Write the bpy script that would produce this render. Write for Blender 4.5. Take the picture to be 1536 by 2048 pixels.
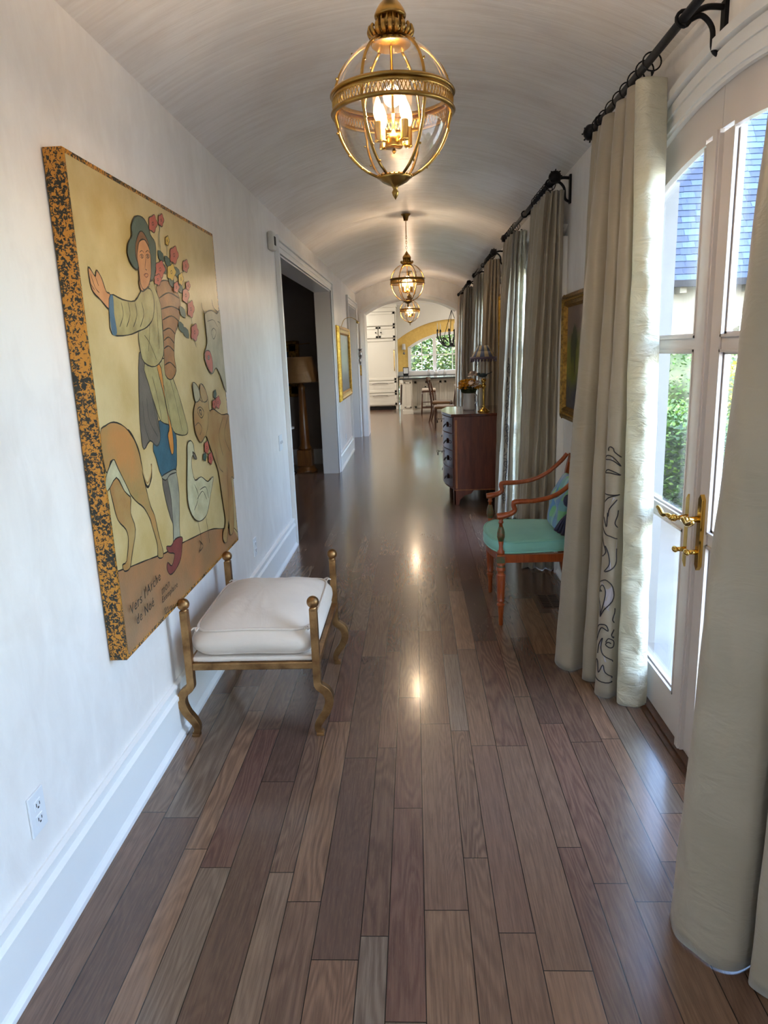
import bpy, math, random
import numpy as np
from mathutils import Vector, Matrix
for o in list(bpy.data.objects): bpy.data.objects.remove(o)
SC=bpy.context.scene; COL=SC.collection
PI=math.pi
# ------------------------------------------------------------ camera, world, lights
YAW,PITCH,ROLL,FPX=-0.04909949873708171,-0.22565306373157343,-0.036650645692885474,1390.7156375868783
CAM=np.array([0,0,1.55])
def _rot():
    cy,sy,cp,sp=math.cos(YAW),math.sin(YAW),math.cos(PITCH),math.sin(PITCH)
    f=np.array([sy*cp,cy*cp,sp]); r0=np.array([cy,-sy,0]); u0=np.cross(r0,f)
    cr,sr=math.cos(ROLL),math.sin(ROLL)
    return np.array([cr*r0+sr*u0,-sr*r0+cr*u0,f])
RM=_rot()
cd=bpy.data.cameras.new('camera'); co=bpy.data.objects.new('camera',cd); COL.objects.link(co)
cd.sensor_fit='HORIZONTAL'; cd.sensor_width=36; cd.lens=FPX/1536*36; cd.clip_start=.05; cd.clip_end=300
m=Matrix(((RM[0][0],RM[1][0],-RM[2][0],0),(RM[0][1],RM[1][1],-RM[2][1],0),(RM[0][2],RM[1][2],-RM[2][2],1.55),(0,0,0,1)))
co.matrix_world=m; SC.camera=co
SC.view_settings.view_transform='Standard'; SC.view_settings.look='None'; SC.view_settings.gamma=1
SC.view_settings.use_curve_mapping=False; SC.view_settings.exposure=2.2
W=bpy.data.worlds.new('sky'); SC.world=W; W.use_nodes=True; nt=W.node_tree; nt.nodes.clear()
sky=nt.nodes.new('ShaderNodeTexSky'); sky.sky_type='NISHITA'; sky.sun_disc=False
sky.sun_elevation=math.radians(48); sky.sun_rotation=math.radians(215); sky.air_density=1.0; sky.dust_density=2.0; sky.ozone_density=1.0
bg=nt.nodes.new('ShaderNodeBackground'); bg.inputs['Strength'].default_value=1.05
wo=nt.nodes.new('ShaderNodeOutputWorld'); nt.links.new(sky.outputs[0],bg.inputs[0]); nt.links.new(bg.outputs[0],wo.inputs[0])
sd=bpy.data.lights.new('sun','SUN'); sd.energy=1.8; sd.angle=math.radians(.6); sd.color=(1,.95,.86)
so=bpy.data.objects.new('sun',sd); COL.objects.link(so)
so.rotation_euler=Vector((.75,.25,-.9)).to_track_quat('-Z','Y').to_euler()
def portal(x,y,z,w,h,rot):
    l=bpy.data.lights.new('daylight_portal','AREA'); l.shape='RECTANGLE'; l.size=w; l.size_y=h; l.cycles.is_portal=True
    o=bpy.data.objects.new('daylight_portal',l); COL.objects.link(o); o.location=(x,y,z); o.rotation_euler=rot
DOORS=[2.47,5.62,8.82,12.1]          # centres of the french doors along the right wall
BACKDOOR=-.72
for yc in DOORS+[BACKDOOR]: portal(1.19,yc,1.2,2.3,1.7,(0,math.radians(90),0))
portal(-.4,-3.6,1.8,.8,1.4,(math.radians(90),0,0))  # sampling portal for the added back window
portal(1.1,20.3,1.5,2.6,1.2,(math.radians(-90),0,0))

def kitchen_fill(x,y,z,p):  # unseen fill lamp added to brighten the kitchen
    l=bpy.data.lights.new('kitchen_fill_glow','AREA'); l.shape='DISK'; l.size=.3; l.energy=p; l.color=(1,.93,.84)
    o=bpy.data.objects.new('kitchen_fill_glow',l); COL.objects.link(o); o.location=(x,y,z)
KFILLS=[(x,y) for x in (-2.1,2.7) for y in (15.0,17.0,18.6)]
for x,y in KFILLS: kitchen_fill(x,y,3.13,8)

# ------------------------------------------------------------ materials
def lin(c):
    if isinstance(c,str):
        c=[int(c[i:i+2],16)/255 for i in (0,2,4)]
    return tuple(v/12.92 if v<=.04045 else ((v+.055)/1.055)**2.4 for v in c)+(1,)
class NT:
    def __init__(s,name):
        s.m=bpy.data.materials.new(name); s.m.use_nodes=True; s.t=s.m.node_tree; s.t.nodes.clear()
        s.out=s.n('ShaderNodeOutputMaterial')
    def n(s,t,**k):
        x=s.t.nodes.new(t)
        for a,b in k.items(): setattr(x,a,b)
        return x
    def l(s,a,b): s.t.links.new(a,b)
    def math(s,op,a,b=None,c=None):
        x=s.n('ShaderNodeMath',operation=op)
        for i,v in enumerate((a,b,c)):
            if v is None: continue
            if isinstance(v,(int,float)): x.inputs[i].default_value=v
            else: s.l(v,x.inputs[i])
        return x.outputs[0]
    def mix(s,f,a,b,mode='MIX'):
        x=s.n('ShaderNodeMix',data_type='RGBA',blend_type=mode)
        for i,v in ((0,f),(6,a),(7,b)):
            if isinstance(v,(int,float,tuple)): x.inputs[i].default_value=v
            else: s.l(v,x.inputs[i])
        return x.outputs[2]
    def ramp(s,f,stops):
        x=s.n('ShaderNodeValToRGB'); s.l(f,x.inputs[0]); e=x.color_ramp.elements
        while len(e)<len(stops): e.new(.5)
        for i,(p,c) in enumerate(stops): e[i].position=p; e[i].color=c if len(c)==4 else tuple(c)+(1,)
        return x.outputs[0]
    def pos(s): return s.n('ShaderNodeNewGeometry').outputs['Position']
    def objco(s): return s.n('ShaderNodeTexCoord').outputs['Object']
    def mapping(s,v,sc=(1,1,1),loc=(0,0,0),rot=(0,0,0)):
        x=s.n('ShaderNodeMapping'); s.l(v,x.inputs[0]); x.inputs[1].default_value=loc; x.inputs[2].default_value=rot; x.inputs[3].default_value=sc
        return x.outputs[0]
    def noise(s,v,scale,detail=4,rough=.55,dist=0):
        x=s.n('ShaderNodeTexNoise'); s.l(v,x.inputs['Vector']); x.inputs['Scale'].default_value=scale
        x.inputs['Detail'].default_value=detail; x.inputs['Roughness'].default_value=rough; x.inputs['Distortion'].default_value=dist
        return x.outputs[0]
    def bump(s,h,strength,dist=.01):
        x=s.n('ShaderNodeBump'); s.l(h,x.inputs['Height']); x.inputs['Strength'].default_value=strength; x.inputs['Distance'].default_value=dist
        return x.outputs[0]
    def bsdf(s,col,rough=.5,metal=0,normal=None,**k):
        b=s.n('ShaderNodeBsdfPrincipled')
        for nme,v in (('Base Color',col),('Roughness',rough),('Metallic',metal))+tuple(k.items()):
            nme=nme.replace('_',' ')
            if isinstance(v,(int,float,tuple)): b.inputs[nme].default_value=v
            else: s.l(v,b.inputs[nme])
        if normal is not None: s.l(normal,b.inputs['Normal'])
        s.l(b.outputs[0],s.out.inputs[0]); return b
def pbr(name,c,rough=.5,metal=0,var=.12,scale=8,bump=0,bscale=60,stretch=(1,1,1),c2=None,**k):
    t=NT(name); v=t.mapping(t.objco(),stretch); c=lin(c)
    a=c; b=lin(c2) if c2 else tuple(x*(1-var) for x in c[:3])+(1,)
    nz=t.noise(v,scale,5)
    col=t.mix(t.ramp(nz,[(.35,(0,0,0)),(.68,(1,1,1))]),a,b)
    nrm=t.bump(t.noise(v,bscale,4),bump,.004) if bump else None
    t.bsdf(col,rough,metal,nrm,**k); return t.m
def emis(name,c,s):
    t=NT(name); e=t.n('ShaderNodeEmission'); e.inputs[0].default_value=lin(c); e.inputs[1].default_value=s; t.l(e.outputs[0],t.out.inputs[0]); return t.m
M={}
def plaster(name,c1,c2,rough,streak,b):
    t=NT(name); p=t.pos()
    a=t.noise(t.mapping(p,(1,1,.55)),1.6,6,.6,.4); bb=t.noise(t.mapping(p,streak),5,5,.6,.6)
    f=t.math('ADD',t.math('MULTIPLY',a,.6),t.math('MULTIPLY',bb,.4))
    col=t.mix(t.ramp(f,[(.40,(0,0,0)),(.62,(1,1,1))]),lin(c1),lin(c2))
    t.bsdf(col,rough,0,t.bump(bb,b,.02)); return t.m
M['wall']=plaster('wall_plaster','f4efe9','e7e0d9',.38,(2,2,1),.12)
M['ceil']=plaster('vault_plaster','f4efea','e3dad2',.25,(.45,5,.45),.15)
M['paint']=pbr('white_trim_paint','f0eeea',.3,var=.03,scale=2)
M['doorpaint']=pbr('door_paint','d9cec6',.32,var=.04,scale=2)
M['kpaint']=pbr('kitchen_cabinet_paint','e6e2d6',.4,var=.03,scale=2)
M['kwall']=pbr('kitchen_wall_paint','ece8de',.6,var=.03,scale=2)
M['darkwall']=pbr('taupe_wall_paint','948a84',.6,var=.08,scale=2)
M['jamb']=M['paint']; M['revealshade']=pbr('reveal_shade_paint','837f7a',.6,var=.05)  # reveal grey stands in for shade on the door reveals
def floor_mat():
    t=NT('walnut_planks'); p=t.pos(); sx=t.n('ShaderNodeSeparateXYZ'); t.l(p,sx.inputs[0]); X,Y=sx.outputs[0],sx.outputs[1]
    PW=.3; u=t.math('DIVIDE',t.math('ADD',X,9.009-.0),PW); ip=t.math('FLOOR',u); fr=t.math('FRACT',u)
    # three widths in every 30 cm: 125, 76, 99 mm
    g1=t.math('GREATER_THAN',fr,.417); g2=t.math('GREATER_THAN',fr,.67)
    row=t.math('ADD',t.math('MULTIPLY',ip,3),t.math('ADD',g1,g2))
    start=t.math('ADD',t.math('MULTIPLY',g1,.417),t.math('MULTIPLY',g2,.253))
    wd=t.math('ADD',.417,t.math('ADD',t.math('MULTIPLY',g1,-.164),t.math('MULTIPLY',g2,.077)))
    lx=t.math('DIVIDE',t.math('SUBTRACT',fr,start),wd)          # 0..1 across plank
    wn=t.n('ShaderNodeTexWhiteNoise',noise_dimensions='1D'); t.l(row,wn.inputs['W'])
    off=t.math('MULTIPLY',wn.outputs[0],7.3); L=t.math('ADD',t.math('MULTIPLY',wn.outputs[0],.45),.68)
    v=t.math('DIVIDE',t.math('ADD',Y,off),L); iv=t.math('FLOOR',v); ly=t.math('FRACT',v)
    cx=t.n('ShaderNodeCombineXYZ'); t.l(row,cx.inputs[0]); t.l(iv,cx.inputs[1])
    w2=t.n('ShaderNodeTexWhiteNoise',noise_dimensions='2D'); t.l(cx.outputs[0],w2.inputs['Vector'])
    sc=t.n('ShaderNodeSeparateColor'); t.l(w2.outputs['Color'],sc.inputs[0]); r1,r2,r3=sc.outputs
    base=t.ramp(r1,[(0,lin('5d463b')),(.2,lin('705545')),(.42,lin('80634e')),(.6,lin('705044')),(.78,lin('886850')),(.92,lin('7c6b5b')),(1,lin('936f55'))])
    # grain
    of=t.n('ShaderNodeVectorMath',operation='MULTIPLY_ADD'); t.l(w2.outputs['Color'],of.inputs[0]); of.inputs[1].default_value=(31,47,13); t.l(p,of.inputs[2])
    g=t.mapping(of.outputs[0],(9,1.15,1)); n1=t.noise(g,1.0,2,.45,.25)
    rings=t.math('SINE',t.math('MULTIPLY',n1,t.math('ADD',70,t.math('MULTIPLY',r3,90))))
    fine=t.noise(t.mapping(of.outputs[0],(150,5,1)),1,4,.7); pores=t.noise(t.mapping(of.outputs[0],(420,22,1)),1,2,.6)
    rr=t.math('MULTIPLY_ADD',rings,.5,.5)
    amt=t.math('MULTIPLY_ADD',r2,.32,.12)
    c=t.mix(t.math('MULTIPLY',rr,amt),base,lin('3a2620'))
    c=t.mix(t.math('MULTIPLY',t.ramp(fine,[(.42,(0,0,0)),(.66,(1,1,1))]),.42),c,lin('43302a'))
    c=t.mix(t.math('MULTIPLY',t.ramp(pores,[(.56,(0,0,0)),(.68,(1,1,1))]),.13),c,lin('9a806a'))
    ex=t.math('MINIMUM',lx,t.math('SUBTRACT',1,lx)); exm=t.math('MULTIPLY',ex,t.math('MULTIPLY',wd,PW))
    ey=t.math('MULTIPLY',t.math('MINIMUM',ly,t.math('SUBTRACT',1,ly)),L)
    e=t.math('MINIMUM',exm,ey); gap=t.ramp(t.math('DIVIDE',e,.003),[(.25,(1,1,1)),(.6,(0,0,0))])
    c=t.mix(gap,c,lin('120b09'))
    rg=t.math('MULTIPLY_ADD',fine,.10,.17)
    h=t.math('SUBTRACT',t.math('MULTIPLY',fine,.10),gap)
    big=t.noise(p,2.2,2); h=t.math('ADD',h,t.math('MULTIPLY',big,.3))
    t.bsdf(c,rg,0,t.bump(h,.05,.004),Coat_Weight=.35,Coat_Roughness=.13); return t.m
M['floor']=floor_mat()
M['brass']=pbr('antique_brass','b08a4a',.28,1,var=.35,scale=18,bump=.05)
M['brightbrass']=pbr('polished_brass','e0b860',.14,1,var=.1,scale=20)
M['goldleaf']=pbr('gilded_iron','b0885a',.40,1,c2='755434',scale=14,bump=.25,bscale=90)
M['iron']=pbr('black_iron','16161a',.5,.6,var=.3,scale=30,bump=.2)
M['bulb']=emis('lit_bulb','ffbe74',2.6)
M['candlecup']=pbr('bulb_glass','ffdcae',.2)
def glass_mat(name,tint,rf=.06,spec=1.0):
    t=NT(name); fr=t.n('ShaderNodeLayerWeight'); fr.inputs[0].default_value=.5
    sch=t.math('MULTIPLY_ADD',t.math('POWER',fr.outputs['Facing'],5),.9,.035)
    tr=t.n('ShaderNodeBsdfTransparent'); tr.inputs[0].default_value=tint
    gl=t.n('ShaderNodeBsdfGlossy'); gl.inputs['Roughness'].default_value=.01
    mx=t.n('ShaderNodeMixShader'); f=t.math('MULTIPLY',sch,spec); t.l(f,mx.inputs[0]); t.l(tr.outputs[0],mx.inputs[1]); t.l(gl.outputs[0],mx.inputs[2]); t.l(mx.outputs[0],t.out.inputs[0]); return t.m
M['glass']=glass_mat('window_glass',(.93,.95,.95,1))
M['globe']=glass_mat('globe_glass',(.96,.955,.945,1),spec=2.2)
def fabric(name,c,c2,rough=.55,transl=.0,sheen=.3,wr=.5,weave=420,wscale=(4,4,9)):
    t=NT(name); p=t.objco(); v=t.mapping(p,wscale)
    n1=t.noise(v,1.6,4,.55,.8); n2=t.noise(t.mapping(p,(1,1,4)),weave/4,2)
    col=t.mix(t.ramp(t.noise(p,3,3),[(.3,(0,0,0)),(.7,(1,1,1))]),lin(c),lin(c2))
    h=t.math('ADD',t.math('MULTIPLY',n1,1.0),t.math('MULTIPLY',n2,.03)); nr=t.bump(h,wr,.02)
    b=t.bsdf(col,rough,0,nr,Sheen_Weight=sheen)
    if transl>0:
        tl=t.n('ShaderNodeBsdfTranslucent'); tl.inputs[0].default_value=lin(c); t.l(nr,tl.inputs['Normal'])
        mx=t.n('ShaderNodeMixShader'); mx.inputs[0].default_value=transl; t.l(b.outputs[0],mx.inputs[1]); t.l(tl.outputs[0],mx.inputs[2]); t.l(mx.outputs[0],t.out.inputs[0])
    return t.m
M['silk']=fabric('taupe_silk','afa38f','a0947f',.42,.10,.3,.35,wscale=(3,3,7))
M['lining']=fabric('cream_silk_lining','e2dcc6','d3ccb3',.36,.25,.4,.8,wscale=(6,6,14))
M['linen']=fabric('cream_linen','ddcfc0','d3c4b4',.8,0,.2,.25,wscale=(5,5,5))
M['teal']=fabric('teal_seat_fabric','92d8cd','84cbbf',.7,0,.2,.1)
M['navy']=fabric('navy_satin','141b45','0d1231',.4,0,.3,.4)
M['stitch']=pbr('black_embroidery','242229',.7,var=.1)
M['lilac']=fabric('lilac_applique','b9b2b6','a8a1a8',.5,0,.2,.2)
M['ctape']=pbr('white_tape','ddd8cc',.7)
def wood(name,c1,c2,rough=.3,axis=(14,14,1.5),coat=.3):
    t=NT(name); p=t.mapping(t.objco(),axis); n=t.noise(p,2.2,5,.6,.6); f=t.noise(t.mapping(p,(5,5,1)),6,3)
    c=t.mix(t.ramp(t.math('ADD',t.math('MULTIPLY',n,.7),t.math('MULTIPLY',f,.3)),[(.36,(0,0,0)),(.62,(1,1,1))]),lin(c1),lin(c2))
    t.bsdf(c,rough,0,None,Coat_Weight=coat,Coat_Roughness=.12); return t.m
M['mahog']=wood('mahogany','7c3a20','57240f',.42,coat=.05)
M['mahogtop']=wood('mahogany_top','6a3220','4a1f12',.16,(14,1.5,14),.6)
M['satin']=wood('satinwood_chair','ab5426','88390f',.28)
M['inlay']=wood('inlay_veneer','b56d33','8e4c1e')
M['greenpaint']=pbr('painted_green_band','3f5a3a',.4,c2='7a4524',scale=60)
M['walnut']=wood('walnut_frame','5a3620','3c2110')
M['lampgold']=wood('gilded_column','8a5a2a','6a3f18',.35)
M['plate']=pbr('white_plastic','e4e6e8',.35,var=.02)
M['dark']=pbr('dark_slot','15130f',.8)
M['giltframe']=pbr('carved_gilt','a8803a',.38,.75,c2='5e431c',scale=45,bump=.5,bscale=70)
M['giltbright']=pbr('bright_gilt','d9ae4c',.32,.7,c2='a97c28',scale=25,bump=.3)
def speckle():
    t=NT('speckled_gold_edge'); p=t.objco(); n=t.noise(t.mapping(p,(1,1,1)),105,3,.6,.8); n2=t.noise(p,9,3)
    f=t.math('ADD',n,t.math('MULTIPLY',t.math('SUBTRACT',n2,.5),.35))
    c=t.mix(t.ramp(f,[(.495,(0,0,0)),(.515,(1,1,1))]),lin('c9882e'),lin('2a2a22')); t.bsdf(c,.4,.15); return t.m
M['speckle']=speckle()
def paintmat(name,c,c2=None,scale=9,rough=.3):
    return pbr(name,c,rough,var=.14,c2=c2,scale=scale,bump=.15,bscale=120)
# ------------------------------------------------------------ mesh helpers
def catmull(P,n,closed=False):
    P=[np.array(p,float) for p in P]; out=[]; N=len(P); segs=N if closed else N-1
    for i in range(segs):
        if closed: a,b,c,d=P[(i-1)%N],P[i],P[(i+1)%N],P[(i+2)%N]
        else: a,b,c,d=P[max(i-1,0)],P[i],P[i+1],P[min(i+2,N-1)]
        for k in range(n):
            t=k/n; out.append(.5*((2*b)+(c-a)*t+(2*a-5*b+4*c-d)*t*t+(3*b-a-3*c+d)*t**3))
    if not closed: out.append(P[-1])
    return out
class MB:
    def __init__(s): s.v=[];s.f=[];s.m=[];s.s=[]
    def add(s,vs,fs,mi=0,sm=False):
        o=len(s.v); s.v+=[tuple(map(float,q)) for q in vs]; s.f+=[tuple(i+o for i in f) for f in fs]; s.m+=[mi]*len(fs); s.s+=[sm]*len(fs); return s
    def box(s,x0,x1,y0,y1,z0,z1,mi=0):
        return s.add([(x0,y0,z0),(x1,y0,z0),(x1,y1,z0),(x0,y1,z0),(x0,y0,z1),(x1,y0,z1),(x1,y1,z1),(x0,y1,z1)],
          [(0,3,2,1),(4,5,6,7),(0,1,5,4),(1,2,6,5),(2,3,7,6),(3,0,4,7)],mi)
    def lathe(s,prof,c=(0,0,0),n=24,mi=0,sx=1,sy=1,smooth=True,caps=True):
        vs=[];fs=[];k=len(prof)
        for i in range(n):
            a=2*PI*i/n
            for r,z in prof: vs.append((c[0]+sx*r*math.cos(a),c[1]+sy*r*math.sin(a),c[2]+z))
        for i in range(n):
            j=(i+1)%n
            for q in range(k-1): fs.append((i*k+q,j*k+q,j*k+q+1,i*k+q+1))
        if caps:
            if prof[0][0]>1e-5: fs.append(tuple(i*k for i in range(n))[::-1])
            if prof[-1][0]>1e-5: fs.append(tuple(i*k+k-1 for i in range(n)))
        return s.add(vs,fs,mi,smooth)
    def tube(s,pts,r,n=8,mi=0,closed=False,flat=None,up=None):
        pts=[np.array(p,float) for p in pts]; N=len(pts); R=r if isinstance(r,(list,tuple)) else [r]*N
        if len(R)!=N: R=list(np.interp(np.linspace(0,1,N),np.linspace(0,1,len(R)),R))
        vs=[];fs=[]; prev=None
        for i in range(N):
            if closed: t=pts[(i+1)%N]-pts[i-1]
            else: t=pts[min(i+1,N-1)]-pts[max(i-1,0)]
            t=t/(np.linalg.norm(t)+1e-12)
            if up is not None: a=np.array(up,float)
            elif prev is None: a=np.array([0,0,1.]) if abs(t[2])<.9 else np.array([1.,0,0])
            else: a=prev
            a=a-t*np.dot(a,t); a/=np.linalg.norm(a)+1e-12; prev=a; b=np.cross(t,a)
            for k in range(n):
                an=2*PI*(k+.5)/n; ca,sa=math.cos(an),math.sin(an)
                if n==4: ca*=1.414; sa*=1.414
                fa,fb=(1,1) if flat is None else flat
                vs.append(pts[i]+R[i]*(ca*a*fa+sa*b*fb))
        for i in range(N if closed else N-1):
            j=(i+1)%N
            for k in range(n): q=(k+1)%n; fs.append((i*n+k,i*n+q,j*n+q,j*n+k))
        if not closed: fs+= [tuple(range(n))[::-1],tuple((N-1)*n+k for k in range(n))]
        return s.add(vs,fs,mi,n>4)
    def ball(s,c,r,n=14,mi=0,sz=(1,1,1)):
        h=n//2; prof=[(r*math.sin(PI*i/h)+1e-6,-r*math.cos(PI*i/h)*sz[2]) for i in range(h+1)]
        return s.lathe(prof,c,n,mi,sz[0],sz[1],caps=False)
    def prism(s,pts,ax,a0,a1,mi=0):   # 2d polygon extruded along axis ax (0: pts are (y,z); 1: (x,z); 2: (x,y))
        n=len(pts)
        def q(p,a): return (a,p[0],p[1]) if ax==0 else ((p[0],a,p[1]) if ax==1 else (p[0],p[1],a))
        vs=[q(p,a0) for p in pts]+[q(p,a1) for p in pts]
        fs=[tuple(range(n))[::-1],tuple(range(n,2*n))]+[(i,(i+1)%n,(i+1)%n+n,i+n) for i in range(n)]
        return s.add(vs,fs,mi)
    def grid(s,fn,nu,nv,mi=0,sm=True,closeu=False):
        vs=[fn(i/(nu if closeu else nu-1),j/(nv-1)) for i in range(nu) for j in range(nv)]
        fs=[(i*nv+j,((i+1)%nu)*nv+j,((i+1)%nu)*nv+j+1,i*nv+j+1) for i in range(nu if closeu else nu-1) for j in range(nv-1)]
        return s.add(vs,fs,mi,sm)
    def build(s,name,mats,parent=None,bevel=0,root=None,solid=0,sub=0,fixn=True):
        me=bpy.data.meshes.new(name); off=np.array(root.location) if root is not None else (np.array(rootof(parent).location) if parent else np.zeros(3))
        me.from_pydata([tuple(np.array(v)-off) for v in s.v],[],s.f)
        if not isinstance(mats,(list,tuple)): mats=[mats]
        for q in mats: me.materials.append(M[q] if isinstance(q,str) else q)
        me.polygons.foreach_set('material_index',s.m); me.polygons.foreach_set('use_smooth',s.s); me.update()
        if fixn:
            import bmesh
            b=bmesh.new(); b.from_mesh(me); bmesh.ops.recalc_face_normals(b,faces=b.faces); b.to_mesh(me); b.free()
        o=bpy.data.objects.new(name,me); COL.objects.link(o)
        if parent: o.parent=parent
        elif root is not None: o.location=root.location
        if bevel:
            q=o.modifiers.new('bevel','BEVEL'); q.width=bevel; q.segments=2; q.limit_method='ANGLE'; q.angle_limit=math.radians(40)
        if solid:
            q=o.modifiers.new('solid','SOLIDIFY'); q.thickness=solid; q.offset=0
        if sub:
            q=o.modifiers.new('sub','SUBSURF'); q.levels=sub; q.render_levels=sub
        return o
def rootof(o):
    while o.parent: o=o.parent
    return o
def thing(name,label,cat,loc=(0,0,0),group=None):
    o=bpy.data.objects.new(name,None); o.empty_display_size=.05; COL.objects.link(o); o.location=loc; o['label']=label; o['category']=cat
    if group: o['group']=group
    return o
def tag(o,label,cat,group=None,kind=None):
    o['label']=label; o['category']=cat
    if group:o['group']=group
    if kind:o['kind']=kind
    return o
def struct(o): o['kind']='structure'; return o
def dup(r,loc,label=None,group=None):
    def rec(o,par):
        c=o.copy(); COL.objects.link(c)
        if par: c.parent=par
        for ch in list(o.children): rec(ch,c)
        return c
    c=rec(r,None); c.location=loc
    if label:c['label']=label
    if group:c['group']=group
    return c
def ray(px,py): return np.array([(px-768)/FPX,(1024-py)/FPX,1.0])@RM
def onplane(px,py,ax,v):
    d=ray(px,py); return CAM+d*((v-CAM[ax])/d[ax])
rng=random.Random(4)

# ------------------------------------------------------------ the hall shell
XL,XR,YB,YE=-1.034,.99,-3.4,13.25
ZS,ZC=2.6,2.86; XM=(XL+XR)/2; HW=(XR-XL)/2
AR=(HW*HW+(ZC-ZS)**2)/(2*(ZC-ZS))
def vz(x): return ZC-AR+math.sqrt(max(AR*AR-(x-XM)**2,0))
MB().box(-5.2,XR+.15,YB-.1,21.2,-.08,0).box(XR+.15,3.6,YE,21.2,-.08,0).build('floor','floor')
struct(bpy.data.objects['floor'])
b=MB(); xs=np.linspace(XL,XR,41)
b.grid(lambda u,v:(XL+u*(XR-XL),YB+v*(YE-YB),vz(XL+u*(XR-XL))),41,90)
struct(b.build('ceiling','ceil'))
struct(MB().box(-5.3,XR+.5,YB-.2,YE,2.95,3.05).box(-5.3,XR+.5,YE,YE+.6,2.75+.36,3.2).build('ceiling_roof_slab','kwall'))
# left wall with two openings
OP=[(5.68,9.14,2.335),(11.45,13.12,2.335)]; TL=.19
b=MB()
def lw(y0,y1,z0,z1,t=TL): b.box(XL-t,XL,y0,y1,z0,z1)
lw(YB,OP[0][0],0,3.0); lw(OP[0][0],OP[0][1],OP[0][2],3.0); lw(OP[0][1],OP[1][0],0,3.0); lw(OP[1][0],OP[1][1],OP[1][2],3.0); lw(OP[1][1],YE+.65,0,3.0)
struct(b.build('wall_left','wall'))
# jamb linings
b=MB()
for y0,y1,z in OP:
    d=TL+.01
    b.box(XL-d,XL+.004,y0-.005,y0+.02,0,z).box(XL-d,XL+.004,y1-.02,y1+.005,0,z).box(XL-d,XL+.004,y0,y1,z-.02,z+.005)
b.box(XL-1.2,XL-TL-.01,OP[1][1]-.02,OP[1][1]+.1,0,2.4)
struct(b.build('trim_1','paint',bevel=.002))
def casing_sq(y0,y1,z,x,s=1):
    b=MB()
    for w0,w1,t in ((0,.105,.014),(.0,.018,.020),(.045,.08,.021),(.085,.118,.034)):
        b.box(x,x+s*t,y0-w1,y0-w0,0,z+w1); b.box(x,x+s*t,y1+w0,y1+w1,0,z+w1); b.box(x,x+s*t,y0-w0,y1+w0,z+w0,z+w1)
    return b
for i,(y0,y1,z) in enumerate(OP): struct(casing_sq(y0+.004,y1-.004,z-.004,XL).build('trim_%d'%(i+2),'paint',bevel=.003))
# baseboards left
def baseb(y0,y1,x,s):
    b=MB(); b.prism([(0,0),(.034,0),(.034,.016),(.024,.028),(.020,.035),(.020,.165),(.026,.172),(.026,.186),(.014,.198),(.014,.214),(.020,.220),(.020,.232),(.006,.238),(0,.238)] if s>0 else
      [(0,0),(-.034,0),(-.034,.016),(-.024,.028),(-.020,.035),(-.020,.165),(-.026,.172),(-.026,.186),(-.014,.198),(-.014,.214),(-.020,.220),(-.020,.232),(-.006,.238),(0,.238)],1,y0,y1)
    b.v=[(vx+x,vy,vz_) for vx,vy,vz_ in b.v]; return b
bb=baseb(YB,OP[0][0]-.115,XL,1)
for a in ((OP[0][1]+.115,OP[1][0]-.115),): q=baseb(a[0],a[1],XL,1); bb.add(q.v,q.f)
struct(bb.build('baseboard_left','paint'))
# right wall with arched openings
RA=2.6; ZA=2.335; DH=.80
def da(d,z=ZA): return z-d*d/(2*RA)
b=MB(); ALL=[BACKDOOR]+DOORS; y=YB
for yc in ALL:
    b.box(XR,XR+.15,y,yc-DH,0,3.0)
    pts=[(yc-DH+2*DH*i/24,da(-DH+2*DH*i/24)) for i in range(25)]
    for (ya,za),(yb,zb) in zip(pts[:-1],pts[1:]): b.prism([(ya,za),(yb,zb),(yb,3.0),(ya,3.0)],0,XR,XR+.15)
    y=yc+DH
b.box(XR,XR+.15,y,YE+.65,0,3.0)
struct(b.build('wall_right','wall'))
bb=MB(); ys=[YB]+[v for yc in ALL for v in (yc-DH-.125,yc+DH+.125)]+[YE]
for a,c in zip(ys[::2],ys[1::2]): q=baseb(a,c,XR,-1); bb.add(q.v,q.f)
struct(bb.build('baseboard_right','paint'))
# end wall with segmental arch
AX0,AX1=-.885,.81; AXM=(AX0+AX1)/2; AHW=(AX1-AX0)/2
def ea(x,off=0,z0=2.255,rise=.245):
    R=(AHW**2+rise**2)/(2*rise); cz=z0+rise-R; R+=off; return cz+math.sqrt(max(R*R-(x-AXM)**2,0))
b=MB(); b.box(-5.2,AX0,YE,YE+.62,0,3.3).box(AX1,3.7,YE,YE+.62,0,3.3)
for i in range(32):
    xa=AX0+(AX1-AX0)*i/32; xb=AX0+(AX1-AX0)*(i+1)/32
    b.prism([(xa,ea(xa)),(xb,ea(xb)),(xb,3.3),(xa,3.3)],1,YE,YE+.62)
struct(b.build('wall_far','wall'))
b=MB()
for w0,w1,t in ((0,.075,.015),(.05,.085,.03)):
    for s,xe in ((-1,AX0),(1,AX1)): b.box(min(xe+s*w0,xe+s*w1),max(xe+s*w0,xe+s*w1),YE-t,YE,0,ea(AX0)+.005)
    n=40; a0=[(AX0-w1+(AX1-AX0+2*w1)*i/n) for i in range(n+1)]; a1=[(AX0-w0+(AX1-AX0+2*w0)*i/n) for i in range(n+1)]
    for i in range(n):
        b.prism([(a1[i],ea(a1[i],w0)),(a1[i+1],ea(a1[i+1],w0)),(a0[i+1],ea(a0[i+1],w1)),(a0[i],ea(a0[i],w1))],1,YE-t,YE)
struct(b.build('trim_4','paint'))
struct(MB().box(-1.5,-.75,YB-.12,YB,0,3.0).box(.72,1.5,YB-.12,YB,0,3.0).box(-.75,.72,YB-.12,YB,2.4,3.0).box(-.75,.72,YB-.12,YB,0,1.15).box(-.1,.72,YB-.12,YB,1.1,2.5).build('wall_back','wall'))
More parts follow.
